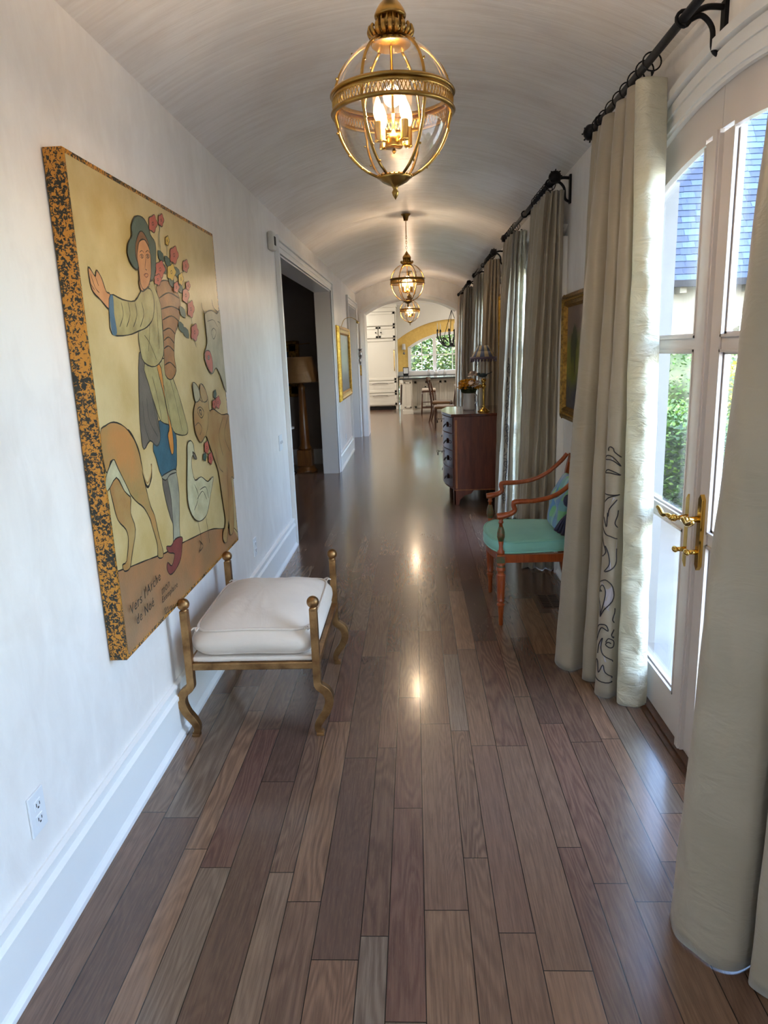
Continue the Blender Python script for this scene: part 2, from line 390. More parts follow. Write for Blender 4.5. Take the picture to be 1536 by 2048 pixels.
win=bpy.data.objects.new('fill_window',None); COL.objects.link(win); win.location=(0,YB,.35); win['kind']='structure'  # unseen window added behind the camera to let fill light in
b=MB()
for a in ((-.75,-.55,1.15,2.4),(.52,.72,1.15,2.4),(-.75,.72,1.15,1.25),(-.75,.72,2.2,2.4),(-.04,.01,1.15,2.4),(-.75,.72,1.7,1.74)): b.box(a[0],a[1],YB-.09,YB-.02,a[2],a[3])
b.build('window_frame','paint',win); MB().box(-.7,.67,YB-.06,YB-.055,1.2,2.35).build('glass','glass',win)

# ------------------------------------------------------------ french doors
def french_door(yc,n,handles):
    root=bpy.data.objects.new('door_%d'%n,None); COL.objects.link(root); root.location=(1.0,yc,0); root['kind']='structure'
    b=MB()
    for w0,w1,t in ((-.012,.10,.016),(.0,.02,.024),(.05,.085,.024),(.092,.122,.042)):
        for s in (-1,1):
            e=yc+s*DH; b.box(XR-t,XR,min(e+s*w0,e+s*w1),max(e+s*w0,e+s*w1),0,da(DH)+.01)
        N=32; a1=[-DH-w0+2*(DH+w0)*i/N for i in range(N+1)]; a0=[-DH-w1+2*(DH+w1)*i/N for i in range(N+1)]
        for i in range(N):
            b.prism([(yc+a1[i],da(a1[i],ZA+w0)),(yc+a1[i+1],da(a1[i+1],ZA+w0)),(yc+a0[i+1],da(a0[i+1],ZA+w1)),(yc+a0[i],da(a0[i],ZA+w1))],0,XR-t,XR)
    b.build('casing','paint',root)
    MB().box(.972,1.06,yc-DH,yc+DH,0,.014).box(.95,.975,yc-DH,yc+DH,0,.006).build('threshold','walnut',root)
    b=MB()
    for s in (-1,1): b.box(1.042,1.155,min(yc+s*DH,yc+s*(DH-.012)),max(yc+s*DH,yc+s*(DH-.012)),0,da(DH))
    b.build('reveal_shade_lining','revealshade',root)  # added lining, its grey colour shades down the overbright door reveal
    for s in (-1,1):
        x0,x1=1.0,1.038; st=.122 if s>0 else .092
        def Y(d): return yc+s*d
        def bx(b,d0,d1,z0,z1,xa=x0,xb=x1): b.box(xa,xb,min(Y(d0),Y(d1)),max(Y(d0),Y(d1)),z0,z1)
        b=MB(); bx(b,.002,st,.016,2.19); bx(b,DH-.13,DH-.004,.016,2.19); bx(b,st,DH-.13,.016,.175)
        if s>0: bx(b,-.018,.03,.016,2.20,.986,1.0); bx(b,-.010,.022,.016,2.20,.980,.99)
        N=14; ds=[.002+(DH-.006)*i/N for i in range(N+1)]
        for d0,d1 in zip(ds[:-1],ds[1:]):
            f=lambda d:(da(d)-.006); g=lambda d:min(da(d,2.205),2.205)
            b.prism([(Y(d0),g(d0)),(Y(d1),g(d1)),(Y(d1),f(d1)),(Y(d0),f(d0))],0,x0,x1)
        # muntins
        for z in (.875,1.54): bx(b,st,DH-.13,z-.02,z+.02,x0+.006,x1-.006); bx(b,st,DH-.13,z-.03,z+.03,x0+.016,x1-.016)
        # glazing beads
        for z0,z1 in ((.175,.855),(.895,1.52),(1.56,2.18)):
            for xx in ((x0+.012,x0+.022),(x0-.003,x0+.008)):
                w=.016 if xx[0]>x0 else .009
                bx(b,st,st+w,z0,z1,*xx); bx(b,DH-.13-w,DH-.13,z0,z1,*xx); bx(b,st,DH-.13,z0,z0+w,*xx)
                if z1<2: bx(b,st,DH-.13,z1-w,z1,*xx)
        for i in range(10):
            d0=st+(DH-.13-st)*i/10; d1=st+(DH-.13-st)*(i+1)/10
            b.prism([(Y(d0),da(d0,2.19)),(Y(d1),da(d1,2.19)),(Y(d1),da(d1,2.207)),(Y(d0),da(d0,2.207))],0,x0-.002,x0+.02)
        leaf=b.build('leaf','doorpaint',root)
        g=MB(); pts=[(Y(st-.01),.17),(Y(DH-.12),.17)]+[(Y(DH-.12-(DH-.12-st+.01)*i/10),da(DH-.12-(DH-.12-st+.01)*i/10,2.21)) for i in range(11)]
        g.prism(pts,0,x0+.024,x0+.028); g.build('glass','glass',leaf)
        if handles:
            h=MB(); yy=Y(.055); zc=.87+(.02 if s<0 else 0)
            h.prism([(yy-.016,zc-.12),(yy,zc-.138),(yy+.016,zc-.12),(yy+.016,zc+.12),(yy,zc+.138),(yy-.016,zc+.12)],0,.986,1.0)
            h.tube([(.99,yy,zc+.05),(.955,yy,zc+.05),(.93,yy,zc+.05)],[.013,.009,.012],12)
            h.ball((.94,yy,zc+.05),.014)
            h.tube(catmull([(.932,yy,zc+.05),(.925,yy+s*.02,zc+.056),(.922,yy+s*.06,zc+.048),(.922,yy+s*.10,zc+.062),(.918,yy+s*.115,zc+.068)],5),[.011,.008,.010,.006],10)
            h.tube([(.99,yy,zc-.07),(.955,yy,zc-.07)],[.010,.008],12); h.ball((.95,yy,zc-.07),.02,12,0,(.5,1,.6))
            h.build('handle','brightbrass',leaf)
    return root
for i,yc in enumerate(DOORS+[BACKDOOR]): french_door(yc,i+1,True)

# ------------------------------------------------------------ curtains, rods
def folds(y0,y1,n,xc,A,seed=0,drift=0):
    r=random.Random(seed); P=[]
    for i in range(2*n+1):
        y=y0+(y1-y0)*i/(2*n)+ (r.uniform(-.02,.02) if 0<i<2*n else 0)
        P.append((xc+(A if i%2==0 else -A)*r.uniform(.7,1.15)+drift*(i/(2*n)-.5),y))
    return P
class Curtain:
    def __init__(s,top,bot,z1=2.475,z0=.006,seed=1,wr=.006,pk=None):
        s.pk=pk
        s.z1,s.z0,s.wr,s.seed=z1,z0,wr,seed
        s.T=np.array(catmull(top,10)); s.B=np.array(catmull(bot,10)); n=len(s.T); assert n==len(s.B); s.n=n
    def at(s,u,z):
        t=(s.z1-z)/(s.z1-s.z0); t2=min(1,max(0,t))**.75
        q=u*(s.n-1); i=min(int(q),s.n-2); f=q-i
        a=s.T[i]*(1-f)+s.T[i+1]*f; b=s.B[i]*(1-f)+s.B[i+1]*f; p=a*(1-t2)+b*t2
        k=s.seed; w=s.wr*(math.sin(u*31+z*5.3+k)+.6*math.sin(u*17-z*9.1+2*k)+.5*math.sin(z*23+u*60+k)*min(t*3,1))
        if s.pk and u>s.pk[0]:
            e=s.pk[1]*(math.sin(z*27+u*40+1.7*math.sin(z*7))+.7*math.sin(z*47-u*95)+.6*math.sin(z*13+u*60)); p=(p[0]+e*.4,p[1]+e)
        return np.array([p[0]+w,p[1]+w*.7,z])
    def mesh(s,mb,u0=0,u1=1,mi=0,nz=70,inset=0):
        nu=max(4,int((s.n)*(u1-u0))*1+1)
        mb.grid(lambda a,v:s.at(u0+a*(u1-u0),s.z1+(s.z0-s.z1)*v),nu,nz,mi)
def ring_rod(yc,half,label,near):
    root=thing('curtain_rod',label,'curtain rod',(.86,yc,2.52),'black iron curtain rods along the right wall')
    MB().tube([(.86,yc-half,2.52),(.86,yc+half,2.52)],.0145,14).build('rod','iron',root)
    for s in (-1,1):
        f=MB(); y=yc+s*half
        f.lathe([(.002,-.034),(.022,-.030),(.034,-.014),(.038,0),(.034,.014),(.022,.030),(.002,.034)],(.86,y+s*.03,2.52),16)
        for k in range(8):
            a=2*PI*k/8; f.tube([(.86+.012*math.cos(a),y+s*.03,2.52+.012*math.sin(a)),(.86+.037*math.cos(a),y+s*.055,2.52+.037*math.sin(a))],.004,6)
        f.build('finial','iron',root)
    for yb in (yc-half+.13,yc,yc+half-.13):
        k=MB(); k.box(.978,.99,yb-.016,yb+.016,2.40,2.565)
        k.tube(catmull([(.984,yb,2.545),(.93,yb,2.548),(.885,yb,2.53),(.86,yb,2.50)],5),.009,8)
        k.tube(catmull([(.982,yb,2.41),(.955,yb,2.43),(.948,yb,2.49),(.915,yb,2.525),(.88,yb,2.515)],5),.008,8)
        k.tube([(.86+.022*math.cos(a),yb,2.52+.022*math.sin(a)) for a in np.linspace(0,2*PI,14)[:-1]],.006,6,closed=True)
        k.build('bracket','iron',root)
    return root
def rings_on(root,ys):
    for k,y in enumerate(ys):
        r=MB(); tl=.25*math.sin(k*2.1)
        r.tube([(.86+.032*math.cos(a),y+.03*tl*math.sin(a),2.507+.032*math.sin(a)) for a in np.linspace(0,2*PI,20)[:-1]],.0028,6,closed=True)
        r.tube([(.86,y,2.476),(.862,y,2.462)],.003,6)
        r.build('ring','iron',root)
def embro(cur,u0,u1,strokes,fills,parent,px=True):
    """embroidery lying on the cloth: strokes given as photo points found on the curtain face"""
    def onf(p):
        zc=None; yy=cur.at((u0+u1)/2,.6)[1]
        for it in range(6):
            q=onplane(p[0],p[1],1,yy); x,z=q[0],min(max(q[2],.03),2.3)
            lo,hi=u0,u1
            xa,xb=cur.at(lo,z)[0],cur.at(hi,z)[0]
            f=(x-xa)/(xb-xa+1e-9); f=min(max(f,0),1); yy=cur.at(u0+(u1-u0)*f,z)[1]
        return np.array([u0+(u1-u0)*f,z])
    mb=MB()
    def put(uz,off): p=cur.at(uz[0],uz[1]); return (p[0]-off*.4,p[1]-off,p[2])
    for F in fills:
        P=[onf(p) for p in F]; mb.add([put(p,.004) for p in P],[tuple(range(len(P)))],1)
    for S in strokes:
        P=catmull([onf(p) for p in S],4); mb.tube([put(p,.0055) for p in P],.0024,5,0)
    return mb.build('embroidery',['stitch','lilac'],parent,fixn=False)
# --- rods
RODL=['black iron curtain rod nearest the camera, over the brass-handled doors','black iron curtain rod above the curtains behind the armchair','black iron curtain rod above the chest of drawers','farthest black iron curtain rod, beside the end arch']
rods=[ring_rod(yc,1.115,RODL[i],i) for i,yc in enumerate(DOORS)]
# --- curtain 1 far panel (with embroidery)
top1=[(.90,3.50),(.83,3.45),(.90,3.40),(.83,3.36),(.89,3.31),(.825,3.26),(.83,3.19),(.90,3.15),(.83,3.08),(.84,3.02),(.90,3.00),(.83,2.93),(.845,2.87),(.895,2.90),(.835,2.85),(.865,2.80),(.938,2.83)]
bot1=[(.93,3.62),(.80,3.60),(.88,3.50),(.76,3.46),(.70,3.36),(.672,3.24),(.72,3.155),(.81,3.20),(.765,3.075),(.815,3.045),(.875,3.12),(.79,2.945),(.83,2.885),(.90,2.94),(.865,2.845),(.925,2.80),(.975,2.82)]
G='taupe silk curtains along the right wall'
def mkcurtain(name,label,cur,uL,parts):
    """uL: fraction where the pale lining turns outwards"""
    y=(cur.B[:,1].min()+cur.B[:,1].max())/2
    root=thing(name,label,'curtain',(.85,y,0),G)
    b=MB(); cur.mesh(b,parts[0],parts[1]); b.build('cloth','silk',root,solid=.004,fixn=False)
    if uL: b=MB(); cur.mesh(b,uL[0],uL[1],nz=200); b.build('turned_lining','lining',root,solid=.004,fixn=False)
    return root
c1=Curtain(top1,bot1,seed=2,wr=.0025,pk=(13.2/16,.0026))
r1=mkcurtain('curtain','taupe silk curtain with black scroll embroidery, pulled beside the brass-handled glass door, chair behind',c1,(13.2/16,1),(0,13.2/16))
def E(*p): return [(1120+a/3.53,850+b_/3.53) for a,b_ in p]
strokes=[E((370,180),(368,160),(385,152),(402,165),(408,190),(440,225)),E((320,240),(345,212),(395,222),(440,290),(395,248),(350,238),(320,240)),
 E((335,332),(375,312),(440,352),(385,336),(335,332)),E((322,432),(322,412),(305,412),(300,440),(325,475),(370,488),(430,490)),
 E((275,592),(320,552),(380,508),(435,490)),E((415,525),(375,590),(362,640),(352,610),(345,650),(342,705),(322,640),(312,690),(330,745),(380,785),(435,800)),
 E((280,650),(292,740),(322,820),(332,870),(312,912),(285,905),(282,890)),E((340,838),(368,900),(370,980),(330,1022),(372,1022),(402,980),(412,900),(440,870)),
 E((435,600),(410,640),(400,690),(430,720)),
 E((300,1165),(285,1150),(275,1110),(310,1085),(350,1095),(380,1140),(385,1220),(340,1300),(300,1342),(335,1260),(345,1180),(330,1130),(305,1122),(298,1145),(318,1168)),
 E((275,1195),(302,1260),(300,1330)),E((440,1290),(400,1320),(380,1370),(440,1390)),E((268,1500),(275,1420),(300,1398),(345,1410),(355,1452),(320,1425),(292,1450),(270,1512)),
 E((288,1600),(298,1540),(322,1500),(314,1560),(330,1620),(370,1655),(430,1665)),E((340,1530),(355,1505),(385,1520),(390,1560),(360,1570),(340,1548),(352,1530),(368,1540)),
 E((262,1690),(272,1640),(292,1660),(300,1740),(330,1690),(340,1742),(380,1770),(430,1780)),E((250,1755),(300,1798),(370,1812),(430,1805)),E((420,1440),(380,1450),(372,1480),(400,1500),(435,1490))]
fills=[E((320,240),(345,212),(395,222),(440,290),(395,248),(350,238)),E((280,592),(330,552),(400,508),(415,525),(375,590),(362,640),(352,610),(342,705),(322,640),(312,690),(330,745),(380,790),(425,800),(425,860),(400,870),(412,900),(400,980),(372,1022),(345,1018),(372,975),(368,900),(340,838),(305,790),(290,700)),
 E((275,1110),(310,1085),(350,1095),(380,1140),(385,1220),(360,1300),(400,1330),(390,1380),(300,1395),(280,1370),(300,1342),(335,1260),(345,1180),(330,1130),(305,1122),(290,1150)),
 E((262,1690),(272,1640),(292,1660),(300,1740),(330,1690),(340,1742),(390,1775),(380,1812),(300,1798),(255,1750)),E((288,1600),(298,1540),(322,1500),(314,1560),(330,1620),(370,1655),(400,1665),(400,1690),(340,1670))]
try: embro(c1,10.9/16,12.2/16,strokes,fills,bpy.data.objects[r1.children[0].name] if r1.children else r1)
except Exception as ex: print('embro fail',ex)
rings_on(rods[0],[3.47,3.36,3.25,3.14,3.04,2.94,2.84,2.76])
# --- curtain 1 near panel
top2=[(.92,1.80),(.84,1.76),(.82,1.70),(.80,1.64),(.82,1.58),(.84,1.53),(.90,1.55),(.84,1.48),(.83,1.43),(.90,1.42),(.83,1.33),(.90,1.26)]
bot2=[(.92,1.86),(.80,1.80),(.70,1.70),(.655,1.60),(.69,1.53),(.765,1.475),(.87,1.53),(.785,1.44),(.83,1.385),(.90,1.40),(.82,1.28),(.90,1.18)]
c2=Curtain(top2,bot2,seed=5,wr=.003)
mkcurtain('curtain','plain taupe silk curtain nearest the camera, at the right edge of the view',c2,None,(0,1))
rings_on(rods[0],[1.74,1.64,1.54,1.44,1.36])
CL=[('taupe silk curtain right behind the green-cushioned armchair','taupe silk curtain with embroidered edge between the chest and the armchair'),
    ('taupe silk curtain behind the striped lamp shade, over the chest','third pair of taupe curtains, its far panel beyond the chest'),
    ('taupe silk curtain of the farthest pair, its nearer panel','last taupe silk curtain, touching the end arch opening')]
def panel_near(y0t,y1t,y0b,y1b,seed):
    # returns to the wall at its near end, then runs along the rod in soft pleats
    r=random.Random(seed); T=[(.95,y0t+.03),(.925,y0t-.005)]; B=[(.965,y0b+.05),(.935,y0b-.005)]
    for i in range(6):
        f=i/5; T.append((.915-.075*f,y0t+(.035 if i%2==0 else .0)+.02*f)); B.append((.905-.165*f+r.uniform(-.006,.006),y0b+(.055 if i%2==0 else -.01)+.05*f))
    n=8
    for i in range(1,n+1):
        f=i/n; T.append((.865+(.03 if i%2 else -.03),y0t+.06+(y1t-y0t-.06)*f)); B.append((.79+(.07 if i%2 else -.06)*r.uniform(.8,1.1)+.03*f,y0b+.10+(y1b-y0b-.10)*f))
    return T,B
for k,yc in enumerate(DOORS[1:]):
    T,B=panel_near(yc-(1.02,.98,1.0)[k],yc-.45,yc-(.86,.83,.9)[k],yc-.36,11+k); ca=Curtain(T,B,seed=3+k,wr=.0025)
    T,B=panel_near(yc+.42,yc+1.05,yc+(.66,.60,.58)[k],yc+1.10,41+k); cb=Curtain(T,B,seed=7+k,wr=.0025,pk=None)
    N_=len(T)-1
    mkcurtain('curtain',CL[k][0],ca,None,(0,1)); rb=mkcurtain('curtain',CL[k][1],cb,(0,3.6/N_),(3.6/N_,1))
    rings_on(rods[k+1],[yc-1.0+.1*i for i in range(6)]+[yc+.45+.1*i for i in range(6)])
    if k<2:
        mb=MB()
        for q in range(12):
            z=.22+q*.105; u=(5.4+.5*math.sin(q*2))/N_
            for sg in (1,-1):
                P=[]
                for a in np.linspace(0,5.2,18): rr=.060*math.exp(-a*.30); P.append(cb.at(u+sg*rr*math.cos(a)*.9, z+sg*rr*math.sin(a)))
                mb.tube([(p[0]-.004,p[1]-.007,p[2]) for p in P],.0022,5)
            P=[cb.at(u+.012*math.sin(t*3+q),z-.07+t*.16) for t in np.linspace(0,1,8)]; mb.tube([(p[0]-.004,p[1]-.007,p[2]) for p in P],.0024,5)
        mb.build('embroidery','stitch',rb.children[0],fixn=False)

# ------------------------------------------------------------ pendant lanterns
def pendant(x,y,zc):
    R=.167; root=thing('globe_pendant','','pendant light',(x,y,zc),'brass and glass globe pendants down the hall')
    def gr(z): return math.sqrt(max(R*R-z*z,0)) if z>-.06 else R*math.sqrt(max(1-((z)/.196)**2,0))*1.0
    zs=list(np.linspace(.152,-.19,30))
    MB().lathe([(gr(z)*.975+1e-4,z) for z in zs],(x,y,zc),48,caps=False).build('glass_globe','globe',root,fixn=True)
    for k in range(6):
        a=2*PI*k/6+.04; b=MB(); ca,sa=math.cos(a),math.sin(a)
        P=[(x+gr(z)*ca,y+gr(z)*sa,zc+z) for z in list(np.linspace(.154,.02,12))+list(np.linspace(.0,-.187,14))]
        b.tube(P,.0042,8)
        for z in (.13,.07,-.07,-.13,-.165): b.ball((x+(gr(z)+.004)*ca-.006*sa,y+(gr(z)+.004)*sa+.006*ca,zc+z),.0035,8)
        b.build('rib','brass',root)
    b=MB(); R2=.170
    for z0,z1 in ((.018,.028),(-.028,-.018)):
        b.lathe([(R2-.006,z0),(R2+.004,z0),(R2+.007,(z0+z1)/2),(R2+.004,z1),(R2-.006,z1),(R2-.006,z0)],(x,y,zc),64,caps=False)
    b.lathe([(R2-.001,.006),(R2+.001,.006),(R2+.001,.019),(R2-.001,.019),(R2-.001,.006)],(x,y,zc),64,caps=False)
    n=96
    for k in range(n):
        a0=2*PI*k/n; a1=a0+2*PI/n
        for q in ((a0,a1),(a1,a0)):
            P=[(x+R2*math.cos(t),y+R2*math.sin(t),zc+z) for t,z in ((q[0],-.019),(q[0]*.55+q[1]*.45,-.004),(q[1],.008))]
            b.tube(P,.0012,4)
    b.build('pierced_band','brass',root)
    # crown
    b=MB(); z=zc
    b.lathe([(.052,.148),(.056,.151),(.050,.154),(.046,.156),(.046,.168),(.040,.170),(.040,.176),(.050,.180),(.050,.184),(.038,.186)],(x,y,z),32)
    b.lathe([(.034,.184),(.033,.222)],(x,y,z),32)
    for k in range(14):
        a=2*PI*k/14; b.tube([(x+.037*math.cos(a),y+.037*math.sin(a),z+.186),(x+.037*math.cos(a),y+.037*math.sin(a),z+.220)],.0032,6)
    b.lathe([(.043,.218),(.044,.224),(.039,.236),(.031,.248),(.021,.258),(.016,.262),(.016,.270),(.008,.276),(.005,.286)],(x,y,z),32)
    b.build('crown','brass',root)
    b=MB()
    for k in range(20):
        a=2*PI*k/20; ca,sa=math.cos(a),math.sin(a)
        P=[(x+r_*ca,y+r_*sa,z+q) for r_,q in ((.046,.166),(.056,.172),(.062,.182),(.060,.192),(.054,.188))]
        b.tube(catmull(P,3),[.005,.008,.006,.003],6,flat=(.6,1))
    b.build('leaf_collar','brass',root)
    b=MB(); b.lathe([(.046,-.186),(.050,-.191),(.044,-.195),(.036,-.202),(.020,-.210),(.009,-.215),(.006,-.222),(.010,-.230),(.008,-.238),(.001,-.250)][::-1],(x,y,z),28)
    for k in range(24):
        a=2*PI*k/24; b.ball((x+.050*math.cos(a),y+.050*math.sin(a),z-.188),.003,6)
    b.build('bottom_finial','brass',root)
    # cluster
    b=MB(); b.lathe([(.024,-.112),(.026,-.108),(.026,-.092),(.020,-.080),(.008,-.074),(.004,-.06),(.004,.165)],(x,y,z),20); b.lathe([(.001,-.128),(.006,-.122),(.004,-.114)],(x,y,z),10)
    cl=b.build('candle_cluster','brass',root)
    for k in range(4):
        a=2*PI*k/4+.65; cx,cy=x+.052*math.cos(a),y+.052*math.sin(a)
        b=MB(); b.tube([(x,y,z-.098),(cx,cy,z-.098)],.004,8); b.lathe([(.010,-.104),(.013,-.100),(.0115,-.098),(.0115,-.052),(.009,-.050)],(cx,cy,z),16)
        b.build('candle_sleeve','brightbrass',cl)
        b=MB(); b.lathe([(.006,-.050),(.011,-.040),(.0135,-.028),(.012,-.012),(.007,.004),(.001,.018)],(cx,cy,z),14)
        b.build('bulb','bulb',cl)
    l=bpy.data.lights.new('bulb_glow','POINT'); l.energy=4.6; l.color=(1,.78,.54); l.shadow_soft_size=.03
    lo=bpy.data.objects.new('bulb_glow',l); COL.objects.link(lo); lo.parent=root; lo.location=(0,0,-.02)
    # chain + canopy
    top=vz(x)-zc
    b=MB(); zz=.286; k=0
    while zz<min(.42,top-.05):
        P=[]
        for t in np.linspace(0,2*PI,12)[:-1]:
            u,v=.0075*math.cos(t),.015*math.sin(t); P.append((x+(u if k%2 else 0),y+(0 if k%2 else u),z+zz+.010+v))
        b.tube(P,.0019,5,closed=True); zz+=.0235; k+=1
    b.tube([(x,y,z+zz-.006),(x,y,z+top-.04)],.004,8); b.build('chain','brass',root)
    MB().lathe([(.012,-.062),(.020,-.060),(.030,-.020),(.047,-.006),(.050,.003)],(x,y,zc+top),24).build('canopy','brass',root)
    return root
PX=-.04
p1=pendant(PX,2.18,2.232); p1['label']='nearest and largest-looking of the brass globe pendants, four lit candle bulbs'
dup(p1,(PX,7.3,2.232),'middle brass globe pendant, hanging from the vault over the hall'); dup(p1,(PX,12.35,2.232),'farthest brass globe pendant, seen just before the end arch')

# ------------------------------------------------------------ big painting on the left wall
PXF=-.974; Y0,Y1,Z0,Z1=2.10,3.612,.586,2.148
root=thing('painting','large painting of a figure with flower basket and animals, gold speckled edge, left wall','painting',(XL,(Y0+Y1)/2,Z0))
MB().box(XL+.004,PXF,Y0,Y1,Z0,Z1).build('canvas_edge','speckle',root)
PM=[paintmat('canvas_ground','c9b483','b3995f',5),pbr('ink_line','23211c',.4),paintmat('hat_green','4d5d50'),paintmat('skin_ochre','c98f5e','b07648'),paintmat('khaki_cloth','a89c68','8d7f50',14),
 paintmat('basket_brown','9c6b3a','7d5530',12),paintmat('grey_drape','6b6256','575047'),paintmat('sash_orange','c98434'),paintmat('breeches_teal','35606e','2b4a58',14),paintmat('stocking_grey','a09c84','7e7c6c',12),
 paintmat('shoe_red','85443c','6b302c'),paintmat('hound_ochre','b57f45','97814f',6),paintmat('goose_white','c4bd98','a59d78',12),paintmat('earth_terracotta','ab7448','8a6a48',5),paintmat('petal_pink','b55b46','a5483c',12),
 paintmat('petal_yellow','d0a93a'),paintmat('leaf_green','2f4d42'),paintmat('cow_grey','aca383','8b8468',10),paintmat('donkey_tan','a98c58','9a6c38',7),paintmat('sleeve_blue','3f647c'),paintmat('hair_brown','7b5230')]
def Ap(*p): return [(80+a/3.657,260+b_/3.657) for a,b_ in p]
def Bp(*p): return [(140+a/3.657,780+b_/3.657) for a,b_ in p]
pc=MB(); lay=[0]
eps=.014
pc.add([(PXF+.0004,Y0+eps,Z0+eps),(PXF+.0004,Y1-eps*.7,Z0+eps),(PXF+.0004,Y1-eps*.7,Z1-eps),(PXF+.0004,Y0+eps,Z1-eps)],[(0,1,2,3)],0)
def yz(P):
    out=[]
    for p in P:
        q=onplane(p[0],p[1],0,PXF+.001); out.append((min(max(q[1],Y0+eps),Y1-eps*.7),min(max(q[2],Z0+eps),Z1-eps)))
    return out
def shape(P,mi,line=True,sm=3,w=.0026,closed=True):
    lay[0]+=1; x=PXF+.0006+lay[0]*.00004
    Q=catmull(yz(P),sm,closed) if sm>1 else [np.array(q) for q in yz(P)]
    if mi is not None: pc.add([(x,q[0],q[1]) for q in Q],[tuple(range(len(Q)))],mi)
    if line: stroke(Q,w,closed,raw=True)
def stroke(P,w=.0026,closed=False,raw=False,mi=1):
    lay[0]+=1; x=PXF+.0006+lay[0]*.00004
    Q=P if raw else catmull(yz(P),4,closed); n=len(Q); vs=[];fs=[]
    for i in range(n):
        a=Q[(i-1)%n] if closed or i>0 else Q[i]; c=Q[(i+1)%n] if closed or i<n-1 else Q[i]
        t=np.array(c)-np.array(a); t/=np.linalg.norm(t)+1e-9; nn=np.array([-t[1],t[0]]); ww=w*(.6+.5*abs(math.sin(i*.7)))
        for s_ in (-1,1): q=np.array(Q[i])+nn*ww*s_; vs.append((x,min(max(q[0],Y0+eps),Y1-eps*.7),q[1]))
    for i in range(n if closed else n-1): j=(i+1)%n; fs.append((2*i,2*i+1,2*j+1,2*j))
    pc.add(vs,fs,mi)
# ground
shape(Bp((335,1330),(450,1290),(560,1245),(640,1215),(700,1190),(820,1120),(880,1090),(1030,1020),(1110,1015),(1190,1005),(1300,1030),(1300,1180),(410,2020),(395,1975)),13,False,1)
stroke(Bp((345,1330),(450,1290),(560,1245),(640,1215),(700,1190),(820,1120),(880,1090),(1030,1020),(1110,1015),(1190,1005),(1235,1030)))
# hound
shape(Bp((300,560),(350,610),(440,760),(445,900),(480,1020),(455,1200),(440,1300),(400,1325),(385,1280),(415,1250),(428,1100),(410,1020),(350,950),(310,800),(290,700)),18)
shape(Bp((205,320),(260,262),(320,235),(400,270),(470,360),(510,470),(530,600),(560,730),(590,850),(620,920),(650,1060),(680,1170),(680,1222),(645,1222),(640,1130),(600,990),(585,940),(540,860),(480,810),(400,700),(315,510),(275,600),(250,560)),11)
shape(Bp((315,510),(350,570),(445,770),(400,740),(340,640),(275,740),(262,640)),12)
stroke(Bp((425,290),(470,360),(510,470),(540,640),(570,710),(595,640),(595,540)),.005); stroke(Bp((500,480),(545,640),(568,680),(590,630),(597,545)),.004,mi=11)
# legs, breeches
shape(Bp((675,650),(720,640),(745,800),(752,975),(700,800)),6)
shape(Bp((720,610),(770,590),(790,680),(800,800),(800,1000),(805,1100),(760,1140),(755,1000),(740,800),(715,660)),9)
shape(Bp((705,1145),(740,1140),(770,1090),(820,1075),(820,1130),(810,1230),(775,1310),(735,1350),(710,1310),(715,1260),(745,1285),(765,1200),(722,1190)),10)
shape(Bp((650,225),(740,260),(775,330),(780,450),(775,585),(720,620),(670,632),(630,500),(608,415)),8)
shape(Bp((670,635),(720,600),(765,580),(778,600),(730,620),(700,660)),9)
# drape, skirt
shape(Bp((505,-270),(508,150),(520,330),(540,435),(585,370),(635,410),(660,350),(640,200),(600,40),(570,-200)),6)
for q in (((560,60),(580,220),(640,340)),((530,80),(545,250),(580,370)),((600,60),(625,200),(655,310))): stroke(Bp(*q),.0016)
shape(Bp((545,-190),(690,-230),(745,-100),(790,20),(830,160),(862,290),(840,330),(770,318),(735,262),(665,228),(620,110),(575,-40)),4)
for q in (((640,-150),(700,20),(740,260)),((700,-180),(760,30),(820,300)),((600,-100),(640,60),(670,220))): stroke(Bp(*q),.0016)
shape(Bp((635,-170),(690,60),(725,270),(715,330),(740,465),(757,440),(745,290),(700,100),(665,-160)),7)
# basket
shape(Ap((850,1150),(900,1100),(960,1120),(1010,1200),(1025,1300),(1010,1420),(985,1500),(980,1650),(995,1760),(960,1825),(915,1790),(905,1650),(900,1480),(880,1300)),5)
for q in (((870,1230),(940,1190),(1015,1230)),((885,1310),(960,1290),(1022,1320)),((895,1390),(960,1360),(1015,1400)),((900,1470),(945,1450),(985,1490)),((905,1600),(940,1580),(980,1620)),((910,1720),(950,1700),(990,1740)),((905,1540),(940,1515),(980,1560))): stroke(Ap(*q))
# torso, sleeve, hand
shape(Ap((740,1180),(820,1100),(840,1160),(880,1280),(895,1480),(900,1650),(840,1730),(760,1700),(730,1600),(718,1460)),4)
for q in (((780,1250),(800,1450),(790,1620)),((850,1250),(860,1450),(870,1600)),((760,1500),(800,1560),(850,1680))): stroke(Ap(*q),.0014)
shape(Ap((350,1015),(362,1012),(400,1070),(408,1030),(420,1035),(450,1090),(480,1180),(510,1205),(505,1310),(440,1240),(390,1190),(365,1120)),3)
for q in (((365,1050),(400,1150),(430,1190)),((400,1070),(425,1140)),((370,1130),(395,1170))): stroke(Ap(*q),.0014)
shape(Ap((510,1205),(600,1240),(690,1250),(740,1175),(800,1160),(830,1240),(825,1370),(780,1440),(720,1470),(640,1500),(525,1490),(505,1340)),4)
shape(Ap((505,1225),(530,1215),(540,1350),(560,1485),(525,1490),(505,1340)),19,False)
for x in (590,640,690,740): stroke(Ap((x,1260),(x+15,1350),(x-10,1440)),.0018)
